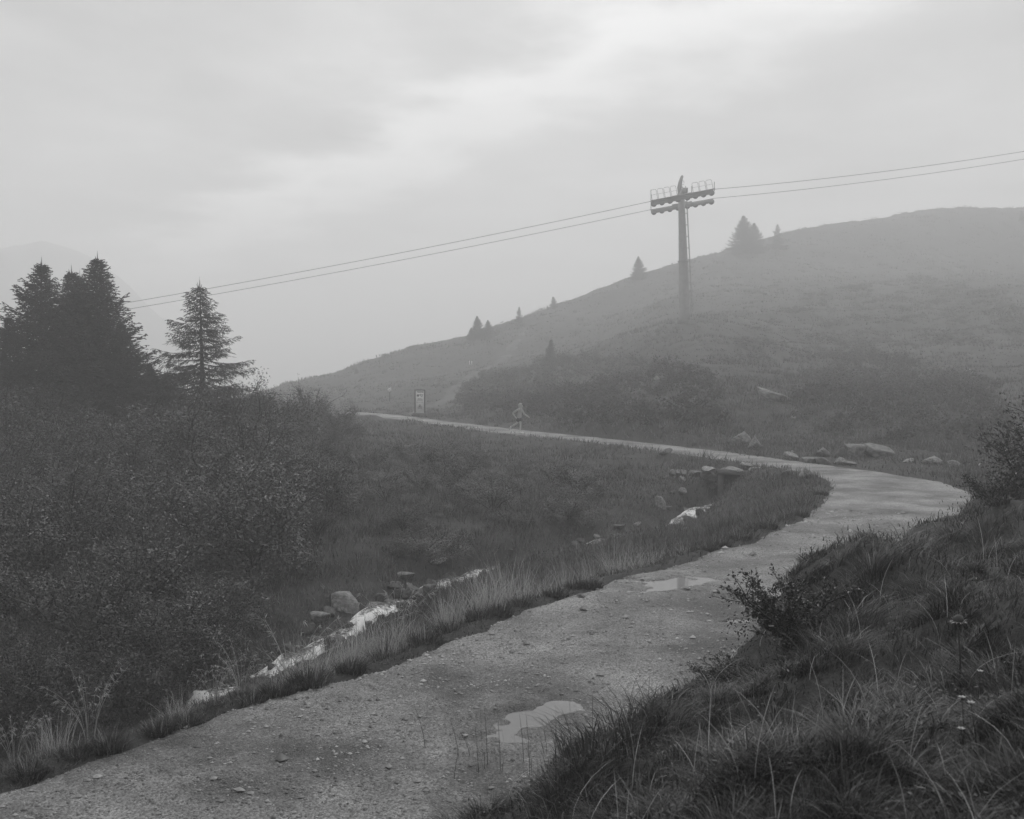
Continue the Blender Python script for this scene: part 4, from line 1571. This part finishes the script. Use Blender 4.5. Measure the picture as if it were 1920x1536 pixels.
HP = [(875, 740), (910, 700), (1000, 690), (1080, 672), (1180, 680), (1260, 690), (1330, 720), (1340, 790), (1250, 812), (1100, 800), (980, 775), (880, 765)]
n1 = heath_mass(HP, (-8, 30), (52, 150), 2200, 2.4, 12, 'dark heath covering the slope behind the runner', .9, 1.7, .9)
HR = [(1490, 780), (1520, 700), (1600, 660), (1750, 700), (1850, 730), (1880, 790), (1840, 838), (1700, 838), (1640, 822), (1560, 822)]
n2 = heath_mass(HR, (14, 56), (46, 115), 2200, 2.4, 14, 'dark heath in the hollow behind the boulders', .9, 1.7, .9)
HQ = [(1340, 690), (1360, 640), (1500, 560), (1700, 520), (1925, 560), (1925, 640), (1700, 650), (1500, 680)]
n3 = heath_mass(HQ, (15, 110), (80, 210), 2600, 4.4, 16, 'patchy low heath on the upper hillside', 1.2, 2.8, .45)

# shrubs one can pick out
p = pix(585, 800, 57); z = H1(p[0], p[1])
place_shrub('willow_shrub', 'tall bushy willow with spiky top at the end of the far path', SH[0], (p[0], p[1], z - .1), .4, (1.2, 1.2, 1.4))
p = pix(640, 800, 57.5); z = H1(p[0], p[1])
place_shrub('willow_shrub', 'lower willow on the right flank of the tall bushy one', SH[3], (p[0], p[1], z - .1), 2.4, (.95, .95, .85))
p = pix(520, 800, 55); z = H1(p[0], p[1])
place_shrub('willow_shrub', 'low willow on the left flank of the tall bushy one', SH[2], (p[0], p[1], z - .1), 1.4, (1.3, 1.3, .95))
p = pix(1932, 935, 16.5); z = H1(p[0], p[1])
place_shrub('leafy_shrub', 'tall dark leafy shrub cut off by the right edge above the bank', SH[1], (p[0] + .15, p[1], z - .1), 1.1, (.9, .9, .95), None, 'dark_leaf')
p = pix(1850, 945, 16.0); z = H1(p[0], p[1])
place_shrub('leafy_shrub', 'lower twiggy shrub left of the tall one on the right', DK, (p[0] + .35, p[1], z - .1), 2.1, (1.05, 1.05, 1.1), None, 'dark_leaf')
p = hit(1475, 1222)
place_shrub('twiggy_shrub', 'small dark twiggy shrub on the bank edge against the path', DK, (p[0], p[1], p[2] - .05), .5, (1.05, 1.0, 1.0), None, 'dark_leaf')
p = hit(1362, 1284)
place_shrub('twiggy_shrub', 'tiny low dark shrub at the foot of the bank', DK, (p[0], p[1], p[2] - .06), 2.5, (.62, .5, .34), None, 'dark_leaf')
print('shrubs', len(TP), len(MPp), n1, n2, n3)
#@@END_TREES

# ------------------------------------------------------------------ grass
def polar_points(n, th, rr, seed):
    r = np.random.default_rng(seed)
    t = r.uniform(R(th[0]), R(th[1]), n)
    q = np.exp(r.uniform(math.log(rr[0]), math.log(rr[1]), n))
    return q * np.sin(t), q * np.cos(t), r


def path_info(x, y):
    d, e, s = near_line(x, y, PATH)
    edge = e[:, 1] + .28 * fbm(x, y, .8, 3, 51) + .10 * fbm(x, y, 3.5, 3, 57)
    return d - edge, s


def clump_grass(x, y, r, per, spread, ln, wd, lean, segs, down=0.0, hmul=None):
    """clumps of blades at x, y; blades lean outwards from each clump and a little downhill"""
    n = len(x)
    rad = spread
    a = r.uniform(0, 6.283, (n, per))
    q = np.sqrt(r.uniform(0, 1, (n, per))) * rad[:, None]
    bx = x[:, None] + np.cos(a) * q
    by = y[:, None] + np.sin(a) * q
    X, Y = bx.ravel(), by.ravel()
    h0 = H(x, y)
    ep_ = np.maximum(rad * .6, .03)
    gx, gy = (H(x + ep_, y) - h0) / ep_, (H(x, y + ep_) - h0) / ep_
    gx, gy = np.clip(gx, -1.5, 1.5), np.clip(gy, -1.5, 1.5)
    Z = (h0[:, None] + gx[:, None] * (bx - x[:, None]) + gy[:, None] * (by - y[:, None])).ravel() - .012
    cd = r.uniform(0, 6.283, n)
    ox = np.cos(a) * (q / rad[:, None]) + .5 * np.cos(cd)[:, None]
    oy = np.sin(a) * (q / rad[:, None]) + .5 * np.sin(cd)[:, None] - down
    az = np.arctan2(oy, ox).ravel() + r.normal(0, .45, n * per)
    cl = r.uniform(.65, 1.3, n)
    if hmul is not None:
        cl = cl * hmul
    L_ = (cl[:, None] * r.uniform(ln[0], ln[1], (n, per))).ravel()
    W_ = np.repeat(wd, per) * r.uniform(.7, 1.3, n * per)
    le = np.clip((lean[0] + (lean[1] - lean[0]) * r.uniform(0, 1, (n, per)) * (.4 + .6 * q / rad[:, None])).ravel(), 0, .95)
    return blades(np.stack([X, Y, Z], 1), az, L_, W_, le, segs, r=r)


# right-hand bank
x, y, r = polar_points(9800, (-38, 38), (2.4, 22), 101)
e_, s_ = path_info(x, y)
k = (s_ < 0) & (e_ > .05)
x, y = x[k], y[k]
rad = np.hypot(x, y)
hm = np.clip(.55 + .9 * (fbm(x, y, .9, 2, 77) + .35), .45, 1.35) * np.clip(.45 + e_[k] * .6, .45, 1)
m = MB()
nr = rad < 7.5
for sel, per, segs in ((nr, 28, 3), (~nr, 26, 2)):
    v, f = clump_grass(x[sel], y[sel], r, per, .05 + .018 * rad[sel], (.05, .19), .0029 + .00055 * rad[sel], (.45, .95), segs, .5, hm[sel])
    m.add(v, f)
# overhanging mops
xm, ym, r = polar_points(330, (-12, 34), (3, 15), 102)
e2, s2 = path_info(xm, ym)
k = (s2 < 0) & (e2 > .3)
xm, ym = xm[k], ym[k]
ex = np.array([hit(u, v) for u, v in ((1585, 1130), (1560, 1150), (1620, 1095), (1660, 1065), (1720, 1040), (1780, 1020), (1600, 1185), (1530, 1225), (1560, 1240), (1850, 1000), (1180, 1385), (1230, 1360), (1120, 1420), (1240, 1350))])
sz_ = np.concatenate([r.uniform(.55, 1.0, len(xm)), np.full(len(ex), 1.45)])
xm, ym = np.concatenate([xm, ex[:, 0]]), np.concatenate([ym, ex[:, 1]])
v, f = clump_grass(xm, ym, r, 150, .17 * sz_, (.16, .34), .0032 + .00045 * np.hypot(xm, ym), (.6, .98), 3, .35, sz_)
m.add(v, f)
tag(m.obj('bank_grass', MATS['grass_blade']), 'long wet grass covering the bank in the right foreground', kind='stuff')
print('bank clumps', len(x), len(xm))
# broad leaves among it
x, y, r = polar_points(9000, (-10, 34), (2.6, 11), 103)
e_, s_ = path_info(x, y)
k = (s_ < 0) & (e_ > .4) & (fbm(x, y, 1.6, 2, 79) > -.02)
x, y = x[k], y[k]
n = len(x)
P = np.stack([x, y, H(x, y) + r.uniform(.03, .16, n)], 1)
v, f = leaves(P, r.normal(0, 1, (n, 3)) * [1, 1, .35], norm(r.normal(0, .5, (n, 3)) + [0, -.2, 1]), r.uniform(.015, .042, n), r.uniform(.008, .02, n))
m = MB(); m.add(v, f)
tag(m.obj('bank_herbs', MATS['broad_leaf']), 'small broad leaves growing among the bank grass', kind='stuff')
# pale bent stalks standing out of it
x, y, r = polar_points(250, (-2, 33), (3.2, 13), 105)
e_, s_ = path_info(x, y)
k = (s_ < 0) & (e_ > .15)
x, y = x[k], y[k]
n = len(x)
v, f = blades(np.stack([x, y, H(x, y)], 1), r.uniform(0, 6.28, n), r.uniform(.22, .55, n), .0028 + .0004 * np.hypot(x, y), r.uniform(.2, .9, n), 5, r=r)
m = MB(); m.add(v, f)
tag(m.obj('dry_stalks', MATS['dry_grass']), 'pale bent grass stalks standing out of the bank', kind='stuff')
# thin dark stalks in front of the puddle
r = np.random.default_rng(107)
n = 70
px_ = [hit(u, v) for u, v in zip(r.normal(1040, 95, n), r.uniform(1420, 1500, n))]
P = np.array(px_)
v, f = blades(P, r.uniform(1.2, 4.2, n), r.uniform(.22, .62, n), np.full(n, .0065), r.uniform(.05, .4, n), 5, r=r)
m = MB(); m.add(v, f)
tag(m.obj('thin_stalks', MATS['broad_leaf']), 'thin dark grass stalks in front of the puddle', kind='stuff')

# verge between path and stream
x, y, r = polar_points(26000, (-40, 30), (6.5, 50), 111)
e_, s_ = path_info(x, y)
ds_ = near_line(x, y, STREAM)[0]
k = (s_ > 0) & (e_ > -.16 + .5 * fbm(x, y, 1.5, 2, 121)) & (e_ < 9) & (ds_ > .35) & (y < 45)
x, y, e_ = x[k], y[k], e_[k]
rad = np.hypot(x, y)
v, f = clump_grass(x, y, r, 11, .04 + .016 * rad, (.04, .15), .003 + .0006 * rad, (.45, .95), 2, .2, np.clip(.5 + e_ * .6, .35, 1.1) * np.clip(1 + 1.5 * fbm(x, y, .7, 2, 123), .5, 1.6))
m = MB(); m.add(v, f)
tag(m.obj('verge_grass', MATS['meadow_blade']), 'short grass on the verge between the path and the stream', kind='stuff')
print('verge clumps', len(x))
# slope between the stream and the far path
x, y, r = polar_points(17500, (-40, 40), (17, 75), 113)
e_, s_ = path_info(x, y)
ds_ = near_line(x, y, STREAM)[0]
k = (e_ > .1) & (ds_ > .5) & (((s_ > 0) & (y > 19)) | ((s_ < 0) & (y > 24)))
x, y = x[k], y[k]
rad = np.hypot(x, y)
v, f = clump_grass(x, y, r, 13, .05 + .012 * rad, (.12, .36), .004 + .0009 * rad, (.2, .8), 1, .1, .6 + 1.1 * np.clip(fbm(x, y, .35, 2, 117) + .3, 0, 1))
m = MB(); m.add(v, f)
tag(m.obj('meadow_grass', MATS['meadow_blade']), 'rough grass on the slope between the stream and the far path', kind='stuff')
# hillside
x, y, r = polar_points(30000, (-30, 40), (48, 330), 115)
e_, s_ = path_info(x, y)
dt = near_line(x, y, TRACK)
k = (e_ > .3) & (s_ < 0) & (y > 44) & (dt[0] > dt[1][:, 1] * .55)
x, y = x[k], y[k]
rad = np.hypot(x, y)
v, f = clump_grass(x, y, r, 9, .004 * rad + .1, (.14, .46), .0010 * rad, (.2, .8), 1, .1, .45 + 1.3 * np.clip(fbm(x, y, .12, 3, 119) + .35, 0, 1))
m = MB(); m.add(v, f)
tag(m.obj('hillside_grass', MATS['hill_blade']), 'tussocky grass covering the misty hillside', kind='stuff')
print('hill clumps', len(x))


# ------------------------------------------------------------------ tussocks along the stream side of the path
def make_tussock(seed, kind):
    r = np.random.default_rng(seed)
    b, d = MB(), MB()

    def add(mb, n, sp, ln, wd, le, segs):
        a = r.uniform(0, 6.283, n)
        q = np.sqrt(r.uniform(0, 1, n)) * sp
        P = np.stack([np.cos(a) * q, np.sin(a) * q, np.full(n, -.03)], 1)
        v, f = blades(P, a + r.normal(0, .5, n), r.uniform(*ln, n), r.uniform(.7, 1.3, n) * wd, np.clip(r.uniform(*le, n) * (.35 + .65 * q / sp), 0, .95), segs, r=r)
        mb.add(v, f)
        return P, a
    if kind == 'dry':
        add(b, 170, .14, (.10, .28), .010, (.3, .9), 2)
        add(d, 60, .15, (.30, .75), .0055, (.1, .75), 4)
    elif kind == 'cushion':
        add(b, 420, .17, (.08, .22), .010, (.3, .95), 2)
        add(d, 8, .10, (.2, .35), .005, (.2, .6), 3)
    else:
        add(b, 150, .16, (.10, .26), .010, (.3, .9), 2)
        n = 16
        a = r.uniform(0, 6.283, n)
        for k in range(n):
            L_ = r.uniform(.55, 1.0)
            le = r.uniform(.15, .6)
            t = np.linspace(0, 1, 7)
            P = np.stack([np.cos(a[k]) * (.05 + L_ * le * t ** 2), np.sin(a[k]) * (.05 + L_ * le * t ** 2), L_ * t * (1 - .4 * le * t)], 1)
            d.tube(P, np.linspace(.0035, .0018, 7), 3, cap=False)
            tip = P[4:]
            A = np.repeat(tip, 4, 0) + r.normal(0, .004, (12, 3))
            B = A + norm(r.normal(0, .6, (12, 3)) + [np.cos(a[k]) * .7, np.sin(a[k]) * .7, -.5]) * r.uniform(.04, .10, (12, 1))
            v, f = spindles(A, B, .009)
            d.add(v, f)
    return b.mesh('blades'), d.mesh('stalks')


TUS = {'dry': [make_tussock(200 + k, 'dry') for k in range(3)], 'cushion': [make_tussock(210 + k, 'cushion') for k in range(3)], 'seed': [make_tussock(220 + k, 'seed') for k in range(2)]}
rt = np.random.default_rng(9)
TINFO = {'dry': ('tuft of tall pale dry grass on the stream side of the path', 'pale dry grass tufts along the path', 'tall_grass_tuft'),
         'cushion': ('dark cushion of short grass at the left path edge', 'dark grass cushions along the path edge', 'grass_cushion'),
         'seed': ('tuft of thin nodding seed stalks at the left path edge', 'nodding seed grass tufts along the path', 'seed_grass_tuft')}


def tuft(kind, p, s):
    lab, grp, nm = TINFO[kind]
    o = thing(nm, lab, 'grass tuft', (p[0], p[1], p[2] - .01), rt.uniform(0, 6.28), grp, (s, s, s * rt.uniform(.85, 1.15)))
    me = TUS[kind][rt.integers(0, len(TUS[kind]))]
    link('blades', me[0], MATS['grass_blade'], o)
    link('stalks', me[1], MATS['dry_grass'], o)


SPOTS = [('dry', 70, 1425, 1.0), ('dry', 110, 1412, 1.1), ('dry', 95, 1440, .8), ('dry', 320, 1375, .9), ('dry', 345, 1372, 1.0), ('seed', 400, 1340, .9), ('seed', 160, 1400, 1.0), ('seed', 25, 1430, .9),
         ('dry', 560, 1262, 1.1), ('dry', 600, 1248, 1.1), ('dry', 640, 1235, 1.1), ('dry', 680, 1215, 1.2), ('dry', 715, 1195, 1.1), ('dry', 585, 1270, .9), ('dry', 660, 1225, 1.2), ('seed', 545, 1270, 1.1), ('seed', 450, 1318, 1.0),
         ('dry', 850, 1150, 1.2), ('dry', 880, 1138, 1.3), ('dry', 920, 1128, 1.3), ('dry', 950, 1122, 1.3), ('dry', 975, 1112, 1.2), ('dry', 830, 1160, 1.1), ('dry', 905, 1125, 1.3), ('dry', 760, 1185, 1.0), ('seed', 740, 1180, 1.0),
         ('dry', 1060, 1085, .9), ('dry', 1100, 1070, .9), ('dry', 1150, 1060, 1.2), ('dry', 1175, 1056, 1.2), ('dry', 1195, 1054, 1.1), ('dry', 1230, 1040, .9), ('dry', 1270, 1030, .8), ('dry', 1020, 1095, 1.0),
         ('cushion', 50, 1470, 1.3), ('cushion', 200, 1425, 1.5), ('cushion', 290, 1395, 1.4), ('cushion', 470, 1345, 1.2), ('cushion', 575, 1290, 1.5), ('cushion', 655, 1262, 1.1), ('cushion', 720, 1232, 1.0), ('cushion', 795, 1205, 1.4),
         ('cushion', 840, 1180, 1.2), ('cushion', 975, 1138, 1.2), ('cushion', 1080, 1115, 1.2), ('cushion', 1105, 1103, 1.4), ('cushion', 1045, 1105, 1.2), ('cushion', 1388, 1010, 1.8), ('cushion', 1350, 1028, 1.3), ('cushion', 1330, 1031, 1.1),
         ('cushion', 1475, 958, 3.0), ('cushion', 1440, 968, 2.4), ('cushion', 1540, 925, 2.4), ('cushion', 1500, 975, 1.8), ('cushion', 900, 1165, 1.2), ('cushion', 935, 1152, 1.2), ('cushion', 510, 1325, 1.2), ('cushion', 350, 1385, 1.2), ('cushion', 130, 1450, 1.3)]
def verge_point(u, off):
    kk = (C[:, 1] > 5.5) & (C[:, 1] < 33)
    ex = C[kk, 0] - T[kk, 1] * (C[kk, 3] + off)
    ey = C[kk, 1] + T[kk, 0] * (C[kk, 3] + off)
    uu = CU + FPX * ex / ey
    i_ = int(np.argmin(np.abs(uu - u)))
    return np.array([ex[i_], ey[i_], H1(ex[i_], ey[i_])])


for (kd, u, v, s) in SPOTS:
    off = {'dry': rt.uniform(.35, .85), 'seed': rt.uniform(.3, .8), 'cushion': rt.uniform(.05, .22)}[kd]
    s = s * (.72 if u < 480 else 1.0)
    tuft(kd, verge_point(u, off), min(s, 1.5) * (1.0 if kd != 'cushion' else .85))
    if kd == 'dry' and u > 500:
        tuft('dry', verge_point(u + rt.uniform(-16, 16), off + rt.uniform(.25, .6)), s * rt.uniform(.8, 1.1))

# ------------------------------------------------------------------ loose gravel on the near path
x, y, r = polar_points(100000, (-36, 30), (5.5, 26), 131)
d, e, s_ = near_line(x, y, PATH)
dd = d * s_
k = (d < e[:, 1] + .15) & (puddle_f(x, y) > .98)
x, y, dd, e, d = x[k], y[k], dd[k], e[k], d[k]
keep = r.uniform(0, 1, len(x)) < np.clip(.75 + 1.1 * fbm(x, y, .7, 3, 137), .25, 1)
x, y, dd, e, d = x[keep], y[keep], dd[keep], e[keep], d[keep]
n = len(x)
z = path_z(x, y, dd, e[:, 1], e[:, 0])
rad = np.hypot(x, y)
sz = (.0024 + .0005 * rad) * np.exp(r.normal(0, .6, n))
O = np.array([(1, 0, 0), (0, 1, 0), (-1, 0, 0), (0, -1, 0), (0, 0, 1), (0, 0, -1)], float)
a = r.uniform(0, 6.28, n)
V = np.empty((n, 6, 3))
js = r.uniform(.6, 1.3, (n, 6))
for q in range(6):
    ox, oy, oz = O[q]
    V[:, q, 0] = x + (ox * np.cos(a) - oy * np.sin(a)) * sz * js[:, q]
    V[:, q, 1] = y + (ox * np.sin(a) + oy * np.cos(a)) * sz * js[:, q] * .8
    V[:, q, 2] = z + sz * .2 + oz * sz * .6 * js[:, q]
tri = np.array([(0, 1, 4), (1, 2, 4), (2, 3, 4), (3, 0, 4)])
m = MB()
m.add(V.reshape(-1, 3), ((np.arange(n) * 6)[:, None, None] + tri[None]).reshape(-1, 3))
mat('pebble', .05, .24, 1.2, .5, island=.85, spec=.5)
tag(m.obj('loose_gravel', MATS['pebble']), 'loose gravel scattered over the path', kind='stuff')
print('gravel', n)
#@@END_GRASS


# ------------------------------------------------------------------ the runner
def skin_mesh(name, chains, material, parent, root=None, level=2):
    """chains: lists of (key, (x, y, z), radius); equal keys join"""
    keys, co, rad, ed = {}, [], [], []
    for ch in chains:
        prev = None
        for (k, c, r_) in ch:
            if k not in keys:
                keys[k] = len(co)
                co.append(c)
                rad.append(r_)
            i = keys[k]
            if prev is not None and prev != i:
                ed.append((prev, i))
            prev = i
    me = bpy.data.meshes.new(name)
    me.from_pydata(co, ed, [])
    o = link(name, me, material, parent)
    sk = o.modifiers.new('skin', 'SKIN')
    sk.use_smooth_shade = True
    sv = me.skin_vertices[0] if me.skin_vertices else None
    if sv is None:
        bpy.context.view_layer.objects.active = o
        o.select_set(True)
        bpy.ops.mesh.customdata_skin_add()
        sv = me.skin_vertices[0]
    for i, r_ in enumerate(rad):
        sv.data[i].radius = (r_, r_) if np.isscalar(r_) else r_
        sv.data[i].use_root = (i == keys[root]) if root else (i == 0)
    su = o.modifiers.new('subdivision', 'SUBSURF')
    su.levels = su.render_levels = level
    return o


def make_runner():
    p = hit(977, 815.5)
    p[2] = .185
    t = thing('person', 'person running along the far path in hooded jacket, dark shorts and white shoes', 'person', (p[0], p[1], p[2]), R(-14), None, 1.12)

    def hand(pre, w, d, up):
        """palm and five fingers growing from wrist w along d; up = side the thumb leaves from"""
        w, d, up = np.array(w), norm(np.array(d, float)), norm(np.array(up, float))
        side = norm(np.cross(d, up))
        palm = w + d * .075
        ch = [[(pre + 'wrist', tuple(w), .026), (pre + 'palm', tuple(palm), .030)]]
        for q in range(4):
            b = palm + d * .018 + up * (.027 - .018 * q)
            L_ = (.036, .042, .039, .030)[q]
            k1 = b + d * L_
            k2 = k1 + d * L_ * .55 + side * L_ * .5
            k3 = k2 + d * L_ * .1 + side * L_ * .5
            ch.append([(pre + 'palm', tuple(palm), .030), (pre + f'f{q}a', tuple(b), .0095), (pre + f'f{q}b', tuple(k1), .009), (pre + f'f{q}c', tuple(k2), .0085), (pre + f'f{q}d', tuple(k3), .0075)])
        tb = w + d * .035 + up * .032
        ch.append([(pre + 'wrist', tuple(w), .026), (pre + 't1', tuple(tb), .011), (pre + 't2', tuple(tb + d * .03 + up * .018), .010), (pre + 't3', tuple(tb + d * .052 + up * .012 + side * .012), .008)])
        return ch
    J = dict(pel=(-.10, 0, .90), sp1=(-.09, 0, 1.03), sp2=(-.07, 0, 1.18), chest=(-.05, 0, 1.31), neck=(-.02, 0, 1.43), jaw=(.02, 0, 1.50), head=(.01, 0, 1.575), crown=(.0, 0, 1.645))
    ax = [[('pel', J['pel'], (.085, .07)), ('sp1', J['sp1'], (.115, .09)), ('sp2', J['sp2'], (.125, .095)), ('chest', J['chest'], (.10, .075)), ('neck', J['neck'], .055), ('jaw', J['jaw'], .060), ('head', J['head'], .085), ('crown', J['crown'], .055)],
          [('jaw', J['jaw'], .06), ('nose', (.105, 0, 1.545), .014)],
          [('head', J['head'], .085), ('ear1', (.0, -.088, 1.56), .014)], [('head', J['head'], .085), ('ear2', (.0, .088, 1.56), .014)]]
    legs = {'n': [((-.10, -.075, .84), .065), ((-.05, -.10, .70), .078), ((.00, -.10, .53), .055), ((-.015, -.10, .38), .052), ((-.03, -.10, .14), .032), ((-.035, -.10, .07), .036), ((.06, -.10, .045), .032), ((.13, -.10, .055), .022)],
            'f': [((-.13, .075, .84), .065), ((-.22, .10, .70), .078), ((-.29, .10, .545), .055), ((-.42, .10, .47), .050), ((-.56, .10, .40), .031), ((-.61, .10, .38), .034), ((-.655, .10, .29), .030), ((-.67, .10, .21), .021)]}
    ch = list(ax)
    for k, pts_ in legs.items():
        ch.append([('pel', J['pel'], .08)] + [(k + str(i), c, r_) for i, (c, r_) in enumerate(pts_)])
    arms = {'n': [((-.06, -.17, 1.37), .055), ((-.24, -.23, 1.26), .046), ((-.41, -.25, 1.14), .038), ((-.37, -.25, 1.06), .037), ((-.30, -.24, .97), .026)],
            'f': [((-.04, .17, 1.37), .055), ((.05, .22, 1.22), .046), ((.12, .22, 1.08), .038), ((.22, .19, 1.02), .036), ((.33, .15, .96), .026)]}
    for k, pts_ in arms.items():
        ch.append([('chest', J['chest'], .13)] + [('a' + k + str(i), c, r_) for i, (c, r_) in enumerate(pts_[:-1])] + [('h' + k + 'wrist', pts_[-1][0], .026)])
        dv = np.array(pts_[-1][0]) - np.array(pts_[-2][0])
        ch += hand('h' + k, pts_[-1][0], dv, (0, -.3 if k == 'f' else .3, 1))
    skin_mesh('body', ch, MATS['skin'], t, 'pel')
    g = .022

    def grow(lst, add):
        return [(k, c, (r_ + add) if np.isscalar(r_) else (r_[0] + add, r_[1] + add)) for (k, c, r_) in lst]
    jk = [grow([('sp0', (-.10, 0, .81), (.15, .13)), ('sp1', J['sp1'], (.125, .10)), ('sp2', J['sp2'], (.125, .098)), ('chest', J['chest'], (.135, .10)), ('nk', (-.03, 0, 1.41), .07)], g)]
    for k, pts_ in arms.items():
        jk.append(grow([('chest', J['chest'], (.135, .10))] + [('a' + k + str(i), c, r_) for i, (c, r_) in enumerate(pts_)], g * .8))
    jo = skin_mesh('jacket', jk, MATS['jacket'], t, 'chest')
    # hood: an open shell round the head, drawn in at the neck
    hv, hf = [], []
    nu, nv = 22, 12
    for a_ in range(nv + 1):
        t_ = a_ / nv                                  # 0 crown .. 1 neck
        el = math.pi / 2 - t_ * 2.35
        rr_ = .118 * max(math.cos(el), .0) ** .9 if t_ < .62 else .118 - (t_ - .62) * .10
        zc_ = 1.555 + .135 * math.sin(el) if t_ < .62 else 1.535 - (t_ - .62) * .34
        for b_ in range(nu):
            an_ = -math.pi + 2 * math.pi * (b_ + .5) / nu
            hv.append((-.012 - .03 * t_ + rr_ * 1.08 * math.cos(an_), rr_ * .96 * math.sin(an_), zc_))
    for a_ in range(nv):
        for b_ in range(nu):
            an_ = -math.pi + 2 * math.pi * (b_ + 1) / nu
            if abs(an_) < .75 and 3 <= a_ <= 8:       # face opening
                continue
            hf.append((a_ * nu + b_, a_ * nu + (b_ + 1) % nu, (a_ + 1) * nu + (b_ + 1) % nu, (a_ + 1) * nu + b_))
    hm_ = MB()
    hm_.add(np.array(hv), np.array(hf))
    ho = hm_.obj('hood', MATS['jacket'], jo, True)
    so_ = ho.modifiers.new('thickness', 'SOLIDIFY')
    so_.thickness = .008
    sh = [[('w', (-.10, 0, .92), (.145, .12)), ('pel', (-.10, 0, .86), (.14, .115))]]
    for k, pts_ in legs.items():
        a, b = np.array(pts_[0][0]), np.array(pts_[1][0])
        sh.append([('pel', (-.10, 0, .86), (.14, .115)), (k + '0', tuple(a), .118), (k + '1', tuple(b), .112), (k + '2', tuple(b + (b - a) * .25), .10)])
    skin_mesh('shorts', sh, MATS['shorts'], t, 'pel')
    bm = bmesh.new()
    bmesh.ops.create_icosphere(bm, subdivisions=2, radius=1)
    hair_me = bpy.data.meshes.new('hair')
    bm.to_mesh(hair_me)
    bm.free()
    hr = link('hair', hair_me, MATS['hair'], t)
    hr.location, hr.scale = (.035, 0, 1.62), (.062, .075, .045)
    for k, pts_ in legs.items():
        an, heel, ball, toe = [np.array(q[0]) for q in pts_[4:]]
        dn = norm(toe - heel)
        back = heel - dn * .045
        so = skin_mesh('shoe', [[('an', tuple(an * .6 + heel * .4), .050), ('h', tuple(heel), .060), ('b', tuple(ball), .056), ('t', tuple(toe + dn * .04), .038)], [('h', tuple(heel), .06), ('k', tuple(back), .044)]], MATS['shoe'], t, 'h')
        dwn = norm(np.cross(dn, (0, 1, 0)))
        if (dwn @ (np.array(an) - heel)) > 0:
            dwn = -dwn
        skin_mesh('sole', [[('k', tuple(back + dwn * .036), (.036, .014)), ('h', tuple(heel + dwn * .042), (.042, .014)), ('b', tuple(ball + dwn * .038), (.044, .014)), ('t', tuple(toe + dn * .04 + dwn * .018), (.028, .012))]], MATS['sole'], so, 'h', 1)
    return t


make_runner()

# ------------------------------------------------------------------ flowers on the bank
for k, (u, v, h_, lab) in enumerate(((1830, 1345, .16, 'upper white flower spray low in the right bank grass'), (1806, 1400, .12, 'lower left white flower in the right bank grass'), (1832, 1402, .10, 'small white flower beside the lower one in bank grass'), (1812, 1430, .06, 'lowest white flower close to the right bank grass roots'))):
    p = hit(u, v)
    t = thing('wildflower', lab, 'flower', p, k)
    m = MB(); m.tube([(0, 0, -.02), (.01, 0, h_ * .6), (.025, .01, h_ + .08)], [.003, .0025, .002], 5); m.obj('stem', MATS['twig'], t)
    top = np.array([.025, .01, h_ + .08])
    for q in range(6):
        a = q * 1.047 + k
        m = MB()
        v_, f_ = leaves(np.array([top]), np.array([[math.cos(a), math.sin(a), .5]]), np.array([[0, 0, 1.0]]), .022, .012)
        m.add(v_, f_); m.obj('petal', MATS['petal'], t)
    m = MB(); m.tube([top - [0, 0, .004], top + [0, 0, .006]], .005, 6); m.obj('flower_centre', MATS['seed_head'], t)
p = hit(1800, 1290)
t = thing('dried_flower', 'dark round dried flower head on a stalk in the right bank grass', 'flower', p)
m = MB(); m.tube([(0, 0, -.02), (.0, 0, .2), (-.02, 0, .40)], [.006, .005, .005], 6); m.obj('stalk', MATS['twig'], t)
m = MB(); m.tube([(-.02, 0, .395), (-.02, -.01, .41), (-.02, -.012, .43), (-.02, -.01, .445), (-.02, -.005, .452)], [.012, .028, .033, .026, .008], 12); hd = m.obj('seed_head', MATS['seed_head'], t, True)
r = np.random.default_rng(3)
a = np.linspace(0, 6.283, 26, endpoint=False)
Pc = np.stack([-.02 + .028 * np.cos(a), -.012 + .028 * np.sin(a), .415 + 0 * a], 1)
v_, f_ = leaves(Pc, np.stack([np.cos(a), np.sin(a), -.2 + .3 * r.normal(0, 1, 26)], 1), np.tile([[0, 0, 1.0]], (26, 1)), .03, .007)
m = MB(); m.add(v_, f_); m.obj('bracts', MATS['dry_grass'], t)
